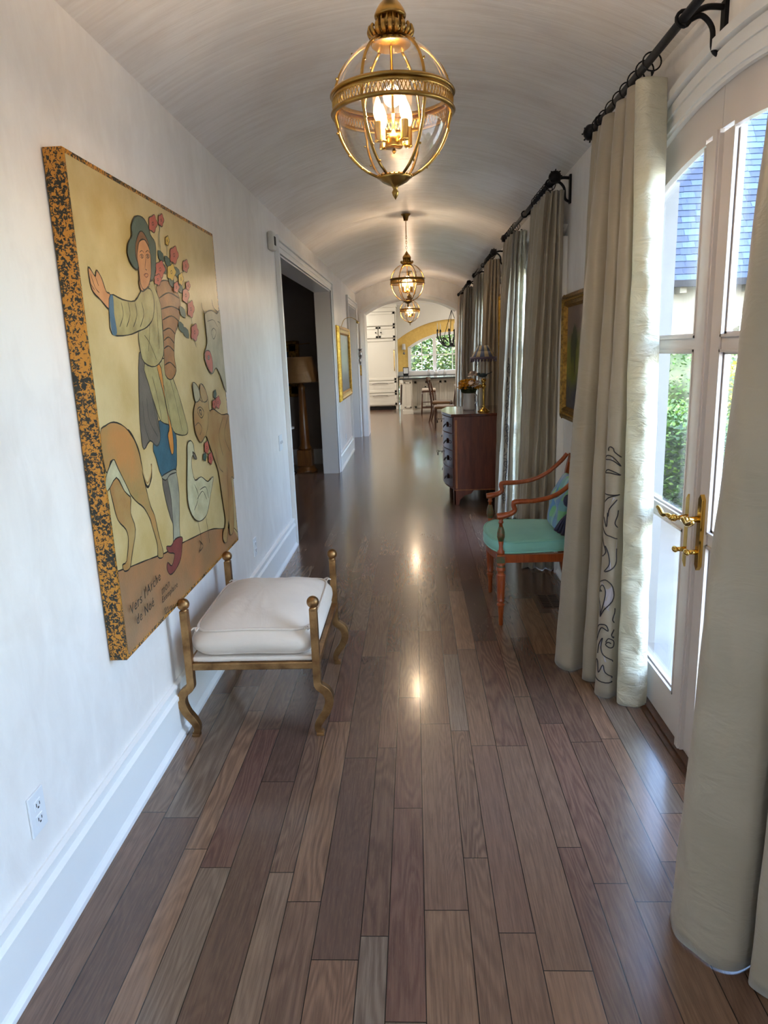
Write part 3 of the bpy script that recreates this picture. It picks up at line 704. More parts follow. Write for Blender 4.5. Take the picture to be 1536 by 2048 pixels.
# flowers behind hat
def fl(cx,cy,rx,ry,mi,f=Ap,c=None):
    P=[(cx+rx*math.cos(a)*(1+.13*math.cos(5*a)),cy+ry*math.sin(a)*(1+.13*math.cos(5*a))) for a in np.linspace(0,2*PI,21)[:-1]]
    shape(f(*P),mi,True,2,.0016); stroke(f(*[(cx+rx*.2*math.cos(a),cy+ry*.2*math.sin(a)) for a in np.linspace(0,2*PI,6)[:-1]]),.0015,True)
for q in (((880,660),(870,760),(880,900)),((925,800),(925,920),(930,1000)),((975,900),(960,1000)),((860,740),(870,880),(890,960)),((1060,1000),(1030,1060)),((1095,1290),(1120,1500),(1140,1590))): stroke(Ap(*q),.0018,mi=16)
for cx,cy in ((930,960),(900,1010),(1000,1040),(960,1110),(1040,1330),(1065,1480),(1020,1150),(880,920),(1030,1440)):
    shape(Ap((cx-22,cy-40),(cx+14,cy-15),(cx+20,cy+45),(cx-15,cy+20)),16,True,2,.0012)
for q in ((820,685,30,62,14),(880,660,20,45,14),(925,810,14,35,15),(975,915,30,62,14),(1060,995,22,45,14),(955,1040,30,58,15),(1025,1090,18,45,15),(872,1020,34,62,14),(855,1095,26,40,14),(1060,1210,24,55,14),(1097,1310,24,60,14),(1125,1480,26,60,14),(990,1150,20,40,14),(1075,1140,16,32,14)): fl(*q)
# head
shape(Ap((720,1090),(795,1130),(748,1178),(728,1165)),3)
shape(Ap((660,700),(690,632),(740,640),(780,700),(800,770),(835,830),(838,960),(830,1060),(800,1100),(720,1010),(700,1022),(660,980),(632,900),(640,820),(665,770)),2)
shape(Ap((690,830),(718,745),(750,755),(785,830),(770,870),(715,850),(705,960),(690,920)),20)
shape(Ap((715,820),(740,800),(765,815),(795,890),(803,1000),(800,1080),(783,1140),(752,1170),(725,1120),(712,1000),(700,940),(705,870)),3)
for cx in (735,778): stroke(Ap((cx-14,922),(cx,908),(cx+13,925),(cx,938)),.0013,True); stroke(Ap((cx-16,895),(cx,882),(cx+15,898)),.0014); stroke(Ap((cx-3,920),(cx+3,920),(cx,930)),.0020,True)
stroke(Ap((765,930),(758,1010),(772,1025)),.0014); stroke(Ap((752,1058),(768,1050),(782,1060),(768,1078),(752,1062)),.0018,True,mi=10)
# cow
for q in (((1172,1262),(1180,1310),(1205,1345)),((1248,1240),(1262,1300),(1300,1335)),((1300,1300),(1306,1330))): stroke(Ap(*q),.003)
shape(Ap((1200,1345),(1245,1320),(1285,1345),(1330,1330),(1345,1500),(1350,1700),(1360,1920),(1310,1790),(1280,1740),(1250,1785),(1210,1720),(1195,1640),(1215,1560),(1205,1440)),17)
shape(Ap((1200,1625),(1235,1620),(1255,1700),(1250,1780),(1212,1720)),14)
stroke(Ap((1245,1480),(1262,1450),(1280,1480),(1262,1530)),.0022,True); fl(1225,1665,8,16,6); stroke(Ap((1290,1400),(1310,1420),(1320,1500)),.002); stroke(Ap((1215,1400),(1260,1390),(1290,1440)),.0016)
# goose
shape(Bp((850,400),(870,370),(892,395),(900,450),(918,500),(905,505),(885,480),(880,560),(905,660),(950,635),(1000,670),(1040,635),(1020,760),(1000,880),(980,930),(940,960),(900,940),(860,850),(848,700),(850,500)),12)
for q in (((925,960),(950,1090),(935,1190)),((985,930),(1003,1050),(1012,1120)),((940,730),(985,710),(1005,790)),((920,800),(960,740),(990,800)),((900,690),(930,780),(900,880)),((935,1100),(965,1140),(940,1180))): stroke(Bp(*q),.002)
shape(Bp((885,450),(905,470),(918,505),(900,500)),6,True,2)
# donkey
shape(Bp((895,-10),(925,15),(960,-40),(1000,60),(1010,150),(1040,140),(1100,180),(1150,178),(1200,230),(1215,500),(1200,640),(1172,640),(1185,800),(1190,1010),(1165,1060),(1150,960),(1140,1110),(1115,1100),(1112,1040),(1130,960),(1105,780),(1078,600),(1045,500),(1010,400),(985,335),(950,385),(920,340),(903,280),(895,160),(915,60)),18)
stroke(Bp((920,150),(945,125),(970,165),(950,205)),.0026,True); stroke(Bp((935,150),(950,150),(950,185)),.004,True); stroke(Bp((905,265),(930,240),(955,280),(940,330)),.002); stroke(Bp((985,335),(1000,250),(1000,160)),.002)
for q in (((1110,200),(1080,330),(1110,480)),((1150,180),(1120,330),(1160,450)),((1140,560),(1150,800),(1158,1040)),((1050,430),(1080,560),(1110,600)),((905,20),(930,60),(960,90))): stroke(Bp(*q),.002)
shape(Ap((1108,1845),(1145,1880),(1160,1960),(1130,1990),(1112,1920)),17); shape(Ap((1165,1855),(1200,1900),(1215,1970),(1185,1990),(1160,1930)),18)
for q in ((990,420,16,45,14),(1018,500,16,42,14),(1072,90,18,44,14),(1045,105,14,34,14),(975,490,12,28,16),(1050,30,10,30,16)): fl(*q,f=Bp)
for q in (((675,1610),(685,1590),(682,1630),(700,1585),(705,1615)),((712,1600),(730,1575),(722,1610),(745,1570),(748,1600),(765,1560)),((680,1640),(720,1612),(765,1580))): stroke(Bp(*q),.0016)
pc.build('painted_panel',PM,root,fixn=False)
def text_mesh(name,body,size,mat,parent,origin,ydir,zdir,shear=0,ext=.0004,space=1.0):
    c=bpy.data.curves.new(name,'FONT'); c.body=body; c.size=size; c.extrude=ext; c.shear=shear; c.space_character=space
    o=bpy.data.objects.new('t',c); COL.objects.link(o); dg=bpy.context.evaluated_depsgraph_get(); me=bpy.data.meshes.new_from_object(o.evaluated_get(dg)); bpy.data.objects.remove(o)
    me.name=name; u=np.array(ydir,float); v=np.array(zdir,float); w=np.cross(u,v); off=np.array(rootof(parent).location)
    for q in me.vertices: p=np.array(origin)+u*q.co.x+v*q.co.y+w*q.co.z-off; q.co=p
    me.materials.clear(); me.materials.append(M[mat] if isinstance(mat,str) else mat); r=bpy.data.objects.new(name,me); COL.objects.link(r); r.parent=parent; return r
def wr(body,p,size,rise):
    q=onplane(p[0],p[1],0,PXF+.0115); t=math.atan(rise)
    text_mesh('handwriting',body,size,PM[1],root,(PXF+.0118,q[1],q[2]),(0,math.cos(t),math.sin(t)),(0,-math.sin(t),math.cos(t)),.15,.0002,1.15)
wr("Vers l'Arche",Bp((445,1650))[0],.050,.10); wr("de Noé",Bp((490,1720))[0],.048,.06)
wr("mon",Bp((672,1500))[0],.046,.05); wr("Exemplaire",Bp((675,1560))[0],.034,.03)

# ------------------------------------------------------------ gilded bench
bx0,bx1,by0,by1=-.955,-.428,2.62,3.30
root=thing('bench','gilded iron bench with cream linen cushion under the large painting','bench',((bx0+bx1)/2,(by0+by1)/2,0))
for x,sx in ((bx0,-1),(bx1,1)):
    for y,sy in ((by0,-1),(by1,1)):
        b=MB()
        b.tube([(x,y,.56),(x,y,.235)],.0155,4,up=(1,0,0))
        P=catmull([(x,y,.24),(x+sx*.006,y,.222),(x+sx*.036,y,.196),(x+sx*.046,y,.158),(x+sx*.032,y,.112),(x+sx*.004,y,.070),(x-sx*.008,y,.040),(x-sx*.002,y,.014),(x+sx*.010,y,.006)],5)
        b.tube(P,[.0155,.017,.018,.018,.017,.016,.014,.013,.013],4,up=(0,1,0))
        b.box(x-.016,x+.016,y-.016,y+.016,0,.012)
        b.build('leg','goldleaf',root,bevel=.003)
        b=MB(); b.lathe([(.018,.552),(.014,.560),(.014,.566)],(x,y,0),16); b.ball((x,y,.586),.025,20); b.build('finial','goldleaf',root)
b=MB(); zr0,zr1=.300,.330
b.box(bx0,bx1,by0-.011,by0+.011,zr0,zr1).box(bx0,bx1,by1-.011,by1+.011,zr0,zr1).box(bx0-.011,bx0+.011,by0,by1,zr0,zr1).box(bx1-.011,bx1+.011,by0,by1,zr0,zr1)
b.build('rail','goldleaf',root,bevel=.003)
MB().box(bx0+.012,bx1-.012,by0+.002,by1-.002,.331,.352).build('seat_deck','linen',root,bevel=.008)
# cushion: boxed pillow with crowned top
def cushion(x0,x1,y0,y1,z0,z1,crown,mat,parent,name,pipe=True,bulge=.012):
    cx,cy=(x0+x1)/2,(y0+y1)/2; hx,hy=(x1-x0)/2,(y1-y0)/2
    def edge(a): # rounded square param
        c,s=math.cos(a),math.sin(a); p=7; r=(abs(c)**p+abs(s)**p)**(-1/p); return r*c,r*s
    def f(u,v):
        a=2*PI*u; ex,ey=edge(a)
        if v<.3: t=v/.3; k=t; z=z0; 
        elif v<.6: t=(v-.3)/.3; k=1; z=z0+(z1-z0)*t; k+=bulge/min(hx,hy)*4*t*(1-t)
        else: t=(v-.6)/.4; k=1-t; z=z1+crown*(1-k**2.6)-.004*math.sin(k*PI)*abs(math.sin(a*9))*k
        return (cx+hx*k*ex,cy+hy*k*ey,z+.004*math.sin(a*3)*k)
    b=MB(); b.grid(f,72,34,closeu=True); o=b.build(name,mat,parent)
    if pipe:
        b=MB()
        for z,kk in ((z1+.001,1.012),(z0+.008,1.015)):
            b.tube([(cx+hx*kk*edge(a)[0],cy+hy*kk*edge(a)[1],z+(.004*math.sin(a*3))) for a in np.linspace(0,2*PI,90)[:-1]],.0055,7,closed=True)
        b.build('piping',mat,o)
    return o
cu=cushion(bx0+.020,bx1-.020,by0+.020,by1-.020,.355,.462,.078,'linen',root,'cushion',bulge=.028)
for sx in (bx0+.03,bx1-.03):
    for sy in (by0+.03,by1-.03):
        b=MB()
        for k in range(4): a=rng.uniform(0,6); b.tube(catmull([(sx,sy,.456),(sx+.012*math.cos(a),sy+.012*math.sin(a),.468),(sx+.02*math.cos(a+1),sy+.014*math.sin(a+1),.462)],3),.0035,6)
        b.build('corner_knot','linen',cu)

# ------------------------------------------------------------ armchair
ax0,ax1,ay0,ay1=.462,.90,3.77,4.33
root=thing('armchair','orange-brown wooden open armchair with green seat cushion, facing across the hall','armchair',((ax0+ax1)/2,(ay0+ay1)/2,0))
for y in (ay0,ay1):
    b=MB(); b.lathe([(.010,0),(.013,.004),(.013,.06),(.017,.11),(.0175,.118),(.023,.122),(.023,.130),(.016,.134),(.016,.142),(.021,.146),(.021,.152),(.018,.158),(.0215,.20),(.0255,.295),(.0255,.305),(.020,.31),(.020,.325),(.026,.33),(.026,.345),(.022,.35),(.022,.37)],(ax0,y,0),20)
    for k in range(10): a=2*PI*k/10; b.tube([(ax0+.018*math.cos(a),y+.018*math.sin(a),.16),(ax0+.0255*math.cos(a),y+.0255*math.sin(a),.30)],.0022,5)
    b.box(ax0-.024,ax0+.024,y-.024,y+.024,.37,.425)
    leg=b.build('front_leg','satin',root,bevel=.001)
    b=MB(); b.lathe([(.0215,.345),(.024,.352),(.0215,.362)],(ax0,y,0),18); b.box(ax0-.0255,ax0+.02,y-.0255,y+.0255,.378,.416); b.build('painted_block','greenpaint',leg)
    b=MB(); b.lathe([(.021,.425),(.021,.44),(.013,.450),(.011,.47),(.015,.50)],(ax0,y,0),18)
    b.lathe([(.011,.585),(.009,.60),(.014,.604),(.014,.612),(.010,.618),(.016,.63)],(ax0,y,0),18)
    ps=b.build('arm_post','satin',root)
    MB().lathe([(.015,.50),(.022,.525),(.021,.55),(.015,.575),(.011,.585)],(ax0,y,0),18).build('painted_baluster','greenpaint',ps)
    s=-1 if y==ay0 else 1
    P=catmull([(ax0-.022,y,.642),(ax0+.005,y,.644),(ax0+.05,y,.655),(ax0+.075,y,.675),(ax0+.068,y,.708),(ax0+.085,y,.722),(ax0+.18,y,.725),(ax0+.28,y-s*.006,.745),(ax0+.36,y-s*.02,.79),(ax0+.43,y-s*.045,.86),(ax0+.465,y-s*.05,.905)],6)
    MB().tube(P,[.017,.019,.015,.014,.014,.015,.014,.013,.013,.013,.012],10,flat=(1,1.25)).build('arm','satin',root)
    # rear sabre leg and back stile in one
    P=catmull([(ax1+.075,y-s*.03,0),(ax1+.035,y-s*.035,.12),(ax1,y-s*.04,.30),(ax1-.01,y-s*.045,.42),(ax1+.005,y-s*.05,.60),(ax1+.03,y-s*.05,.78),(ax1+.055,y-s*.05,.905)],6)
    P=[(min(p[0],.974),p[1],p[2]) for p in P]
    MB().tube(P,[.014,.017,.019,.020,.018,.016,.014],4,up=(0,1,0)).build('rear_leg','satin',root,bevel=.003)
b=MB(); zr=(.375,.422)
b.box(ax0+.02,ax1,ay0-.014,ay0+.014,*zr); b.box(ax0+.02,ax1,ay1-.014,ay1+.014,*zr); b.box(ax1-.03,ax1,ay0,ay1,*zr)
P=[(ax0-.055*math.sin(PI*t),ay0+(ay1-ay0)*t) for t in np.linspace(0,1,15)]
b.prism(P+[(x+.028,y) for x,y in P[::-1]],2,*zr)
b.build('seat_rail','satin',root,bevel=.002)
b=MB(); yA,yB=ay0+.05,ay1-.05
b.box(ax1+.035,ax1+.062,yA,yB,.855,.905).box(ax1+.005,ax1+.03,yA,yB,.60,.63)
for k in range(4):
    y=yA+.05+(yB-yA-.10)*k/3; b.tube([(ax1+.018,y,.62),(ax1+.048,y,.86)],.007,6)
b.tube(catmull([(ax1+.02,yA+.06,.63),(ax1+.035,(yA+yB)/2,.75),(ax1+.02,yB-.06,.63)],6),.006,6); b.tube(catmull([(ax1+.045,yA+.06,.85),(ax1+.03,(yA+yB)/2,.74),(ax1+.045,yB-.06,.85)],6),.006,6)
b.build('backrest','satin',root)
def seatf(u,v):
    a=2*PI*u; c,s_=math.cos(a),math.sin(a); r=(abs(c)**6+abs(s_)**6)**(-1/6); ex,ey=r*c,r*s_
    if v<.2: k=v/.2; z=.424
    elif v<.6: t=(v-.2)/.4; k=1+.02*4*t*(1-t); z=.424+.062*t
    else: k=1-(v-.6)/.4; z=.486+.022*(1-k**3)
    x=(ax0+ax1)/2-.012+.216*k*ex; y=(ay0+ay1)/2+.262*k*ey*(1-.10*(ex*k))
    if ex<0: x-=.055*k*abs(ex)*max(0,math.cos(min(1,abs(ey))*PI/2))
    return (x,y,z)
b=MB(); b.grid(seatf,72,26,closeu=True); sc=b.build('seat_cushion','teal',root)
b=MB(); b.tube([seatf(t,.6) for t in np.linspace(0,1,73)[:-1]],.0042,7,closed=True); b.tube([seatf(t,.215) for t in np.linspace(0,1,73)[:-1]],.0042,7,closed=True); b.build('piping','teal',sc)
# plaid pillow with navy bow
t=NT('plaid_silk'); co_=t.objco()
def checker(axis,scale,thr):
    sx=t.n('ShaderNodeSeparateXYZ'); t.l(co_,sx.inputs[0]); return t.math('GREATER_THAN',t.math('FRACT',t.math('MULTIPLY_ADD',sx.outputs[axis],scale,.3)),thr)
c1_=t.mix(checker(1,9,.5),lin('4f83b0'),lin('6fae7a')); c2_=t.mix(t.math('MULTIPLY',checker(2,9,.5),.5),c1_,lin('5f8ec4')); c2_=t.mix(t.math('MULTIPLY',checker(1,4.5,.9),.6),c2_,lin('8fc3c0'))
t.bsdf(c2_,.45,Sheen_Weight=.3); M['plaid']=t.m
pr=thing('throw_pillow','blue and green plaid throw pillow with navy bow on the green armchair seat','pillow',(.84,4.0,.515))
def pil(u,v):
    a=2*PI*u; w=PI*(v-.5); c,s_=math.cos(a),math.sin(a); r=(abs(c)**4.5+abs(s_)**4.5)**(-1/4.5)
    k=math.cos(w)**.55 if math.cos(w)>0 else 0; yy=.17*k*r*c; zz=.155*k*r*s_; xx=.05*math.sin(w)*(1-.5*(abs(c*s_)*2)**2)
    an=.33; return (.835+xx*math.cos(an)+zz*math.sin(an),3.985+yy,.676+zz*math.cos(an)-xx*math.sin(an))
b=MB(); b.grid(pil,64,25,closeu=True); b.build('pillow_body','plaid',pr)
b=MB(); tx,ty,tz=.80,3.80,.66
for dx,dy,dz,r in ((-.03,-.03,.06,.03),(.04,-.025,.05,.035),(0,-.02,.0,.02)): b.ball((tx+dx+.06,ty+dy,tz+dz),r,12,0,(1,.55,1.25))
for k in range(7):
    a=-.6+.22*k; b.tube(catmull([(tx+.05,ty-.02,tz),(tx+.03+.05*a,ty-.035,tz-.05),(tx+.02+.09*a,ty-.03,tz-.11-.012*(k%3))],4),[.006,.014,.018],8,flat=(1,.6))
b.build('bow','navy',pr)

# ------------------------------------------------------------ chest of drawers
cy0,cy1,cx0,cx1,ch=6.98,7.93,.385,.94,.925
root=thing('chest_of_drawers','reddish mahogany bow-front chest of drawers on bracket feet against the right wall','chest of drawers',(.66,7.52,0))
def bow(t,o=0): return cx0+o-.085*math.sin(PI*t)-.012
N=16; fr=[(bow(i/N),cy0+(cy1-cy0)*i/N) for i in range(N+1)]
b=MB(); b.prism([(cx1,cy0)]+[(cx1,cy1)]+[(x+.012,y) for x,y in fr[::-1]],2,.155,ch-.028); b.build('body','mahog',root,bevel=.002)
tp=[(bow(i/N,-.012),cy0-.012+(cy1-cy0+.024)*i/N) for i in range(N+1)]
b=MB(); b.prism([(cx1,cy0-.012),(cx1,cy1+.012)]+tp[::-1],2,ch-.028,ch); b.build('top','mahogtop',root,bevel=.004)
b=MB(); b.box(cx0+.012,cx0+.032,cy0-.0015,cy0+.002,.17,ch-.06).box(cx0-.0,cx1,cy0-.004,cy0+.002,.150,.160); b.build('stringing','inlay',root)
# bracket feet
for y0,y1,s in ((cy0,cy0+.16,1),(cy1-.16,cy1,-1)):
    b=MB(); yb=cy0 if s>0 else cy1
    b.prism([(cx0-.004,0),(cx0+.045,0),(cx0+.055,.05),(cx0+.10,.095),(cx0+.17,.115),(cx0+.20,.155),(cx0-.004,.155)],1,min(yb,yb+s*.02),max(yb,yb+s*.02))
    b.prism([(yb,0),(yb+s*.045,0),(yb+s*.055,.05),(yb+s*.09,.095),(yb+s*.15,.115),(yb+s*.17,.155),(yb,.155)],0,cx0-.006,cx0+.014)
    b.build('bracket_foot','mahog',root,bevel=.002)
    b=MB(); b.prism([(cx1,0),(cx1-.045,0),(cx1-.055,.05),(cx1-.12,.10),(cx1-.17,.155),(cx1,.155)],1,min(yb,yb+s*.02),max(yb,yb+s*.02)); b.build('bracket_foot','mahog',root,bevel=.002)
for i,(z0,z1) in enumerate(((.175,.365),(.375,.55),(.56,.72),(.73,.885))):
    P=[(bow(i_/N),cy0+.03+(cy1-cy0-.06)*i_/N) for i_ in range(N+1)]
    b=MB(); b.prism(P+[(x+.02,y) for x,y in P[::-1]],2,z0,z1); d=b.build('drawer','mahogtop',root,bevel=.002)
    zc=(z0+z1)/2
    for t in (.2,.8):
        hx,hy=bow(t),cy0+(cy1-cy0)*t; b=MB(); b.lathe([(.001,0),(.028,0),(.028,.003),(.001,.004)],(0,0,0),14)
        b.v=[(hx-z_,hy+x_,zc+y_) for x_,y_,z_ in b.v]
        b.tube(catmull([(hx-.006,hy-.032,zc+.006),(hx-.028,hy-.03,zc-.016),(hx-.032,hy,zc-.03),(hx-.028,hy+.03,zc-.016),(hx-.006,hy+.032,zc+.006)],4),.0035,7); b.build('pull','iron',d)
    if i in (1,3):
        b=MB(); hx,hy=bow(.5),(cy0+cy1)/2; b.tube([(hx,hy,zc+.03),(hx-.05,hy,zc+.03)],.003,6); b.tube([(hx-.05+.012*math.cos(a),hy,zc+.03+.012*math.sin(a)) for a in np.linspace(0,6.28,10)[:-1]],.002,5,closed=True)
        b.tube([(hx-.05,hy,zc+.016),(hx-.05,hy,zc-.01)],[.004,.007],7); b.build('key','iron',d)
# lamp on chest
lx,ly,lz=.70,7.16,ch
root=thing('table_lamp','brass candlestick table lamp with blue and cream striped shade on the chest','table lamp',(lx,ly,lz))
MB().lathe([(.062,0),(.064,.008),(.050,.014),(.046,.024),(.030,.030),(.020,.040),(.014,.055),(.018,.062),(.011,.07),(.010,.20),(.014,.215),(.010,.225),(.020,.245),(.026,.26),(.018,.275),(.012,.285),(.022,.30),(.026,.315),(.015,.33)],(lx,ly,lz),28).build('candlestick','brightbrass',root)
b=MB()
for dx,dy in ((.0,.0),(.035,.0),(-.03,.02)): b.lathe([(.011,.33),(.011,.50)],(lx+dx,ly+dy,lz),12)
b.build('candle_tubes','ctape',root)
shade=MB(); n=64
for k in range(n):
    a0,a1=2*PI*k/n,2*PI*(k+1)/n; m_=(k//4)%2
    def sp(a,r,z): return (lx+r*math.cos(a),ly+r*math.sin(a),lz+z)
    Q=[(.052,.655),(.085,.60),(.118,.545),(.128,.535)]
    for q0,q1 in zip(Q[:-1],Q[1:]): shade.add([sp(a0,*q0),sp(a1,*q0),sp(a1,*q1),sp(a0,*q1)],[(0,1,2,3)],m_,True)
M['shblue']=fabric('shade_blue_stripe','6f7c9c','616e8e',.7,.3); M['shcream']=fabric('shade_cream_stripe','d8c9a4','cbbb95',.7,.3); M['fringe']=fabric('lilac_fringe','6c6076','574c62',.8)
sh=shade.build('lamp_shade',['shcream','shblue'],root,solid=.002)
b=MB(); b.tube([(lx+.127*math.cos(a),ly+.127*math.sin(a),lz+.535) for a in np.linspace(0,2*PI,48)[:-1]],.009,6,closed=True,flat=(1.5,.6))
for k in range(24): a=2*PI*k/24; b.lathe([(.001,.0),(.007,-.006),(.007,-.018),(.002,-.030)][::-1],(lx+.127*math.cos(a),ly+.127*math.sin(a),lz+.525),6)
b.build('fringe','fringe',sh)
# rose + bluish leaf ornament clipped on the candlestick
M['rose']=pbr('pale_rose_silk','e6d3c6',.6); M['tealf']=pbr('teal_feather','2f4650',.5); M['yel']=pbr('yellow_petals','e0a51a',.6,c2='c77e0c',scale=50); M['leafd']=pbr('dark_leaf','26331a',.6,c2='3c4c26'); M['ceram']=pbr('white_glazed_ceramic','dcdad8',.15,var=.02)
def petals(b,c,r,n,mi=0,up=.5,seed=0):
    rr=random.Random(seed)
    for k in range(n):
        a=rr.uniform(0,6.28); el=rr.uniform(-.2,1.3)*up+.3; d=np.array([math.cos(a)*math.cos(el),math.sin(a)*math.cos(el),math.sin(el)]); s_=np.cross(d,[0,0,1]); s_/=np.linalg.norm(s_)+1e-6; t_=np.cross(d,s_)
        c0=np.array(c)+d*r*.35; b.add([c0-s_*r*.35-t_*r*.1,c0+d*r*.6-s_*r*.25+t_*r*.2,c0+d*r*.65+s_*r*.25+t_*r*.2,c0+s_*r*.35-t_*r*.1,c0+d*r*.3-t_*r*.25],[(0,1,4),(1,2,4),(2,3,4)],mi)
root=thing('bird_figurine','small blue-grey bird perched on the brass candlestick','figurine',(lx-.01,ly-.03,lz+.345))
b=MB(); b.ball((lx-.01,ly-.03,lz+.365),.026,14,0,(1.7,.8,.8)); b.ball((lx-.05,ly-.03,lz+.378),.015,12); b.tube([(lx+.02,ly-.03,lz+.37),(lx+.085,ly-.03,lz+.395)],[.016,.006],8,flat=(.4,1)); b.tube([(lx-.062,ly-.03,lz+.378),(lx-.078,ly-.03,lz+.372)],[.005,.001],6); b.build('bird_body','tealf',root)
root=thing('flower_pitcher','white ceramic pitcher of yellow flowers on the chest beside the candlestick lamp','pitcher',(.57,7.42,lz))
b=MB(); b.lathe([(.052,0),(.060,.004),(.063,.02),(.060,.10),(.054,.16),(.060,.185),(.056,.187),(.050,.16),(.055,.02),(.001,.012)],(.57,7.42,lz),30)
b.tube(catmull([(.627,7.42,lz+.16),(.655,7.42,lz+.15),(.657,7.42,lz+.10),(.627,7.42,lz+.06)],5),.007,8); b.build('pitcher','ceram',root)
b=MB(); rr=random.Random(3)
for k in range(58):
    a=rr.uniform(0,6.28); e=rr.uniform(0,1.35); R_=.112; c=(.57+R_*math.cos(a)*math.cos(e)*1.05,7.42+R_*math.sin(a)*math.cos(e),lz+.215+.085*math.sin(e)+rr.uniform(-.012,.012)); petals(b,c,.026,12,0,.8,k)
b.build('yellow_flowers','yel',root)
b=MB(); b.ball((.57,7.42,lz+.205),.07,14,0,(1.2,1.2,.6))
for k in range(60): a=rr.uniform(0,6.28); c=(.57+.07*math.cos(a),7.42+.07*math.sin(a),lz+.19+rr.uniform(0,.04)); petals(b,c,.03,2,0,.3,k+99)
b.build('foliage','leafd',root)
b=MB(); petals(b,(.61,7.30,lz+.35),.06,40,0,.9,7); petals(b,(.615,7.30,lz+.285),.07,12,0,-.6,8); b.tube([(.60,7.36,lz+.19),(.61,7.30,lz+.35)],.003,6); b.build('rose','rose',root)

# ------------------------------------------------------------ framed pictures
def picture_mat(name,sky_,hill,dark_,scale=1,sx=1):
    t=NT(name); p=t.objco(); n=t.noise(p,5,5,.6,.5); s3=t.n('ShaderNodeSeparateXYZ'); t.l(p,s3.inputs[0]); z=t.math('ADD',t.math('MULTIPLY',s3.outputs[2],scale),t.math('MULTIPLY',t.math('SUBTRACT',n,.5),.35))
    c=t.ramp(z,[(.0,lin(dark_)),(.22,lin(dark_)),(.34,lin(hill)),(.5,lin(hill)),(.62,lin(sky_)),(1,lin(sky_))])
    n2=t.noise(t.mapping(p,(1,1,2)),28,4); c=t.mix(t.math('MULTIPLY',n2,.35),c,lin(dark_)); t.bsdf(c,.3,0,t.bump(n2,.3,.004)); return t.m
def frame_picture(name,label,xw,s,y0,y1,z0,z1,w,t_,fm,pm,decor=True):
    root=thing(name,label,'framed picture',(xw,(y0+y1)/2,z0)); b=MB()
    prof=[(0,.3),(.15,.85),(.35,1.0),(.5,.8),(.75,.7),(.85,.9),(1,.45)]
    P=[(y0,z0),(y1,z0),(y1,z1),(y0,z1)]; sg=[(1,1),(-1,1),(-1,-1),(1,-1)]
    ring=[[(xw+s*t_*d,P[k][0]+sg[k][0]*w*q,P[k][1]+sg[k][1]*w*q) for k in range(4)] for q,d in prof]
    ring=[[(xw,P[k][0],P[k][1]) for k in range(4)]]+ring+[[(xw,P[k][0]+sg[k][0]*w,P[k][1]+sg[k][1]*w) for k in range(4)]]
    vs=[v for r_ in ring for v in r_]; fs=[(i*4+k,i*4+(k+1)%4,(i+1)*4+(k+1)%4,(i+1)*4+k) for i in range(len(ring)-1) for k in range(4)]
    b.add(vs,fs)
    if decor:
        nb=int((z1-z0)/.025)
        for k in range(nb):
            z=z0+(k+.5)*(z1-z0)/nb
            for y in (y0+w*.8,y1-w*.8): b.ball((xw+s*t_*.85,y,z),.006,6)
        nb=int((y1-y0)/.025)
        for k in range(nb):
            y=y0+(k+.5)*(y1-y0)/nb
            for z in (z0+w*.5,z1-w*.5): b.ball((xw+s*t_*.78,y,z),.008,6,0,(1,1,1.3))
    b.build('frame',fm,root,fixn=False)
    c=MB(); c.box(min(xw+s*.004,xw+s*t_*.4),max(xw+s*.004,xw+s*t_*.4),y0+w,y1-w,z0+w,z1-w); cv=c.build('canvas',pm,root); return root,cv
M['pic1']=picture_mat('landscape_oil','8a7468','7d8030','3d4456',1.1)
pr_,cv=frame_picture('framed_landscape','gilt-framed oil landscape with dark tree, on the right wall above the armchair',XR,-1,3.55,4.63,1.085,1.865,.085,.05,'giltframe','pic1')
M['tree1']=paintmat('oil_tree_dark','2c3a2c','3a4430',14); M['tree2']=paintmat('oil_shrub_olive','6f7a2c','4f5c26',14)
b=MB(); xx=XR-.0215
def blob(cy,cz,ry,rz,mi,x,n=18,sd=0):
    r_=random.Random(sd); P=[(x,cy+ry*math.cos(a)*r_.uniform(.8,1.1),cz+rz*math.sin(a)*r_.uniform(.85,1.1)) for a in np.linspace(0,2*PI,n)[:-1]]; b.add(P,[tuple(range(len(P)))],mi)
blob(4.40,1.53,.045,.10,0,xx,sd=1); blob(4.34,1.56,.06,.12,0,xx-.0003,sd=2); blob(4.36,1.44,.05,.09,0,xx-.0004,sd=7); blob(4.37,1.40,.035,.09,1,xx-.0006,sd=3); blob(4.0,1.42,.2,.07,1,xx-.0005,sd=4); blob(4.15,1.48,.06,.08,0,xx-.0007,sd=5)
b.build('painted_trees',['tree1','tree2'],cv,fixn=False)
M['pic2']=picture_mat('abstract_oil','7a7a70','8a6a3a','3a3128')
frame_picture('framed_picture','tall orange-gilt framed picture over the chest, mostly hidden by curtains',XR,-1,6.75,7.88,1.2,2.12,.08,.06,'giltbright','pic2')
M['pic3']=picture_mat('pale_blue_oil','b9c8cc','8fa0a0','6d7c84',.7)
rp,cv=frame_picture('framed_seascape','small bright-gilt framed pale picture between the two left openings',XL,1,9.62,11.2,.90,1.93,.12,.055,'giltbright','pic3',False)
root=thing('picture_light','thin brass picture light arching over the small gilt picture','picture light',(XL,10.3,1.95)); b=MB()
b.tube(catmull([(XL+.01,10.3,1.93),(XL+.06,10.3,2.03),(XL+.16,10.3,2.05),(XL+.26,10.3,1.99)],6),.004,6); b.tube([(XL+.25,10.18,1.98),(XL+.25,10.42,1.98)],.016,10); b.build('arm_and_shade','brightbrass',root)

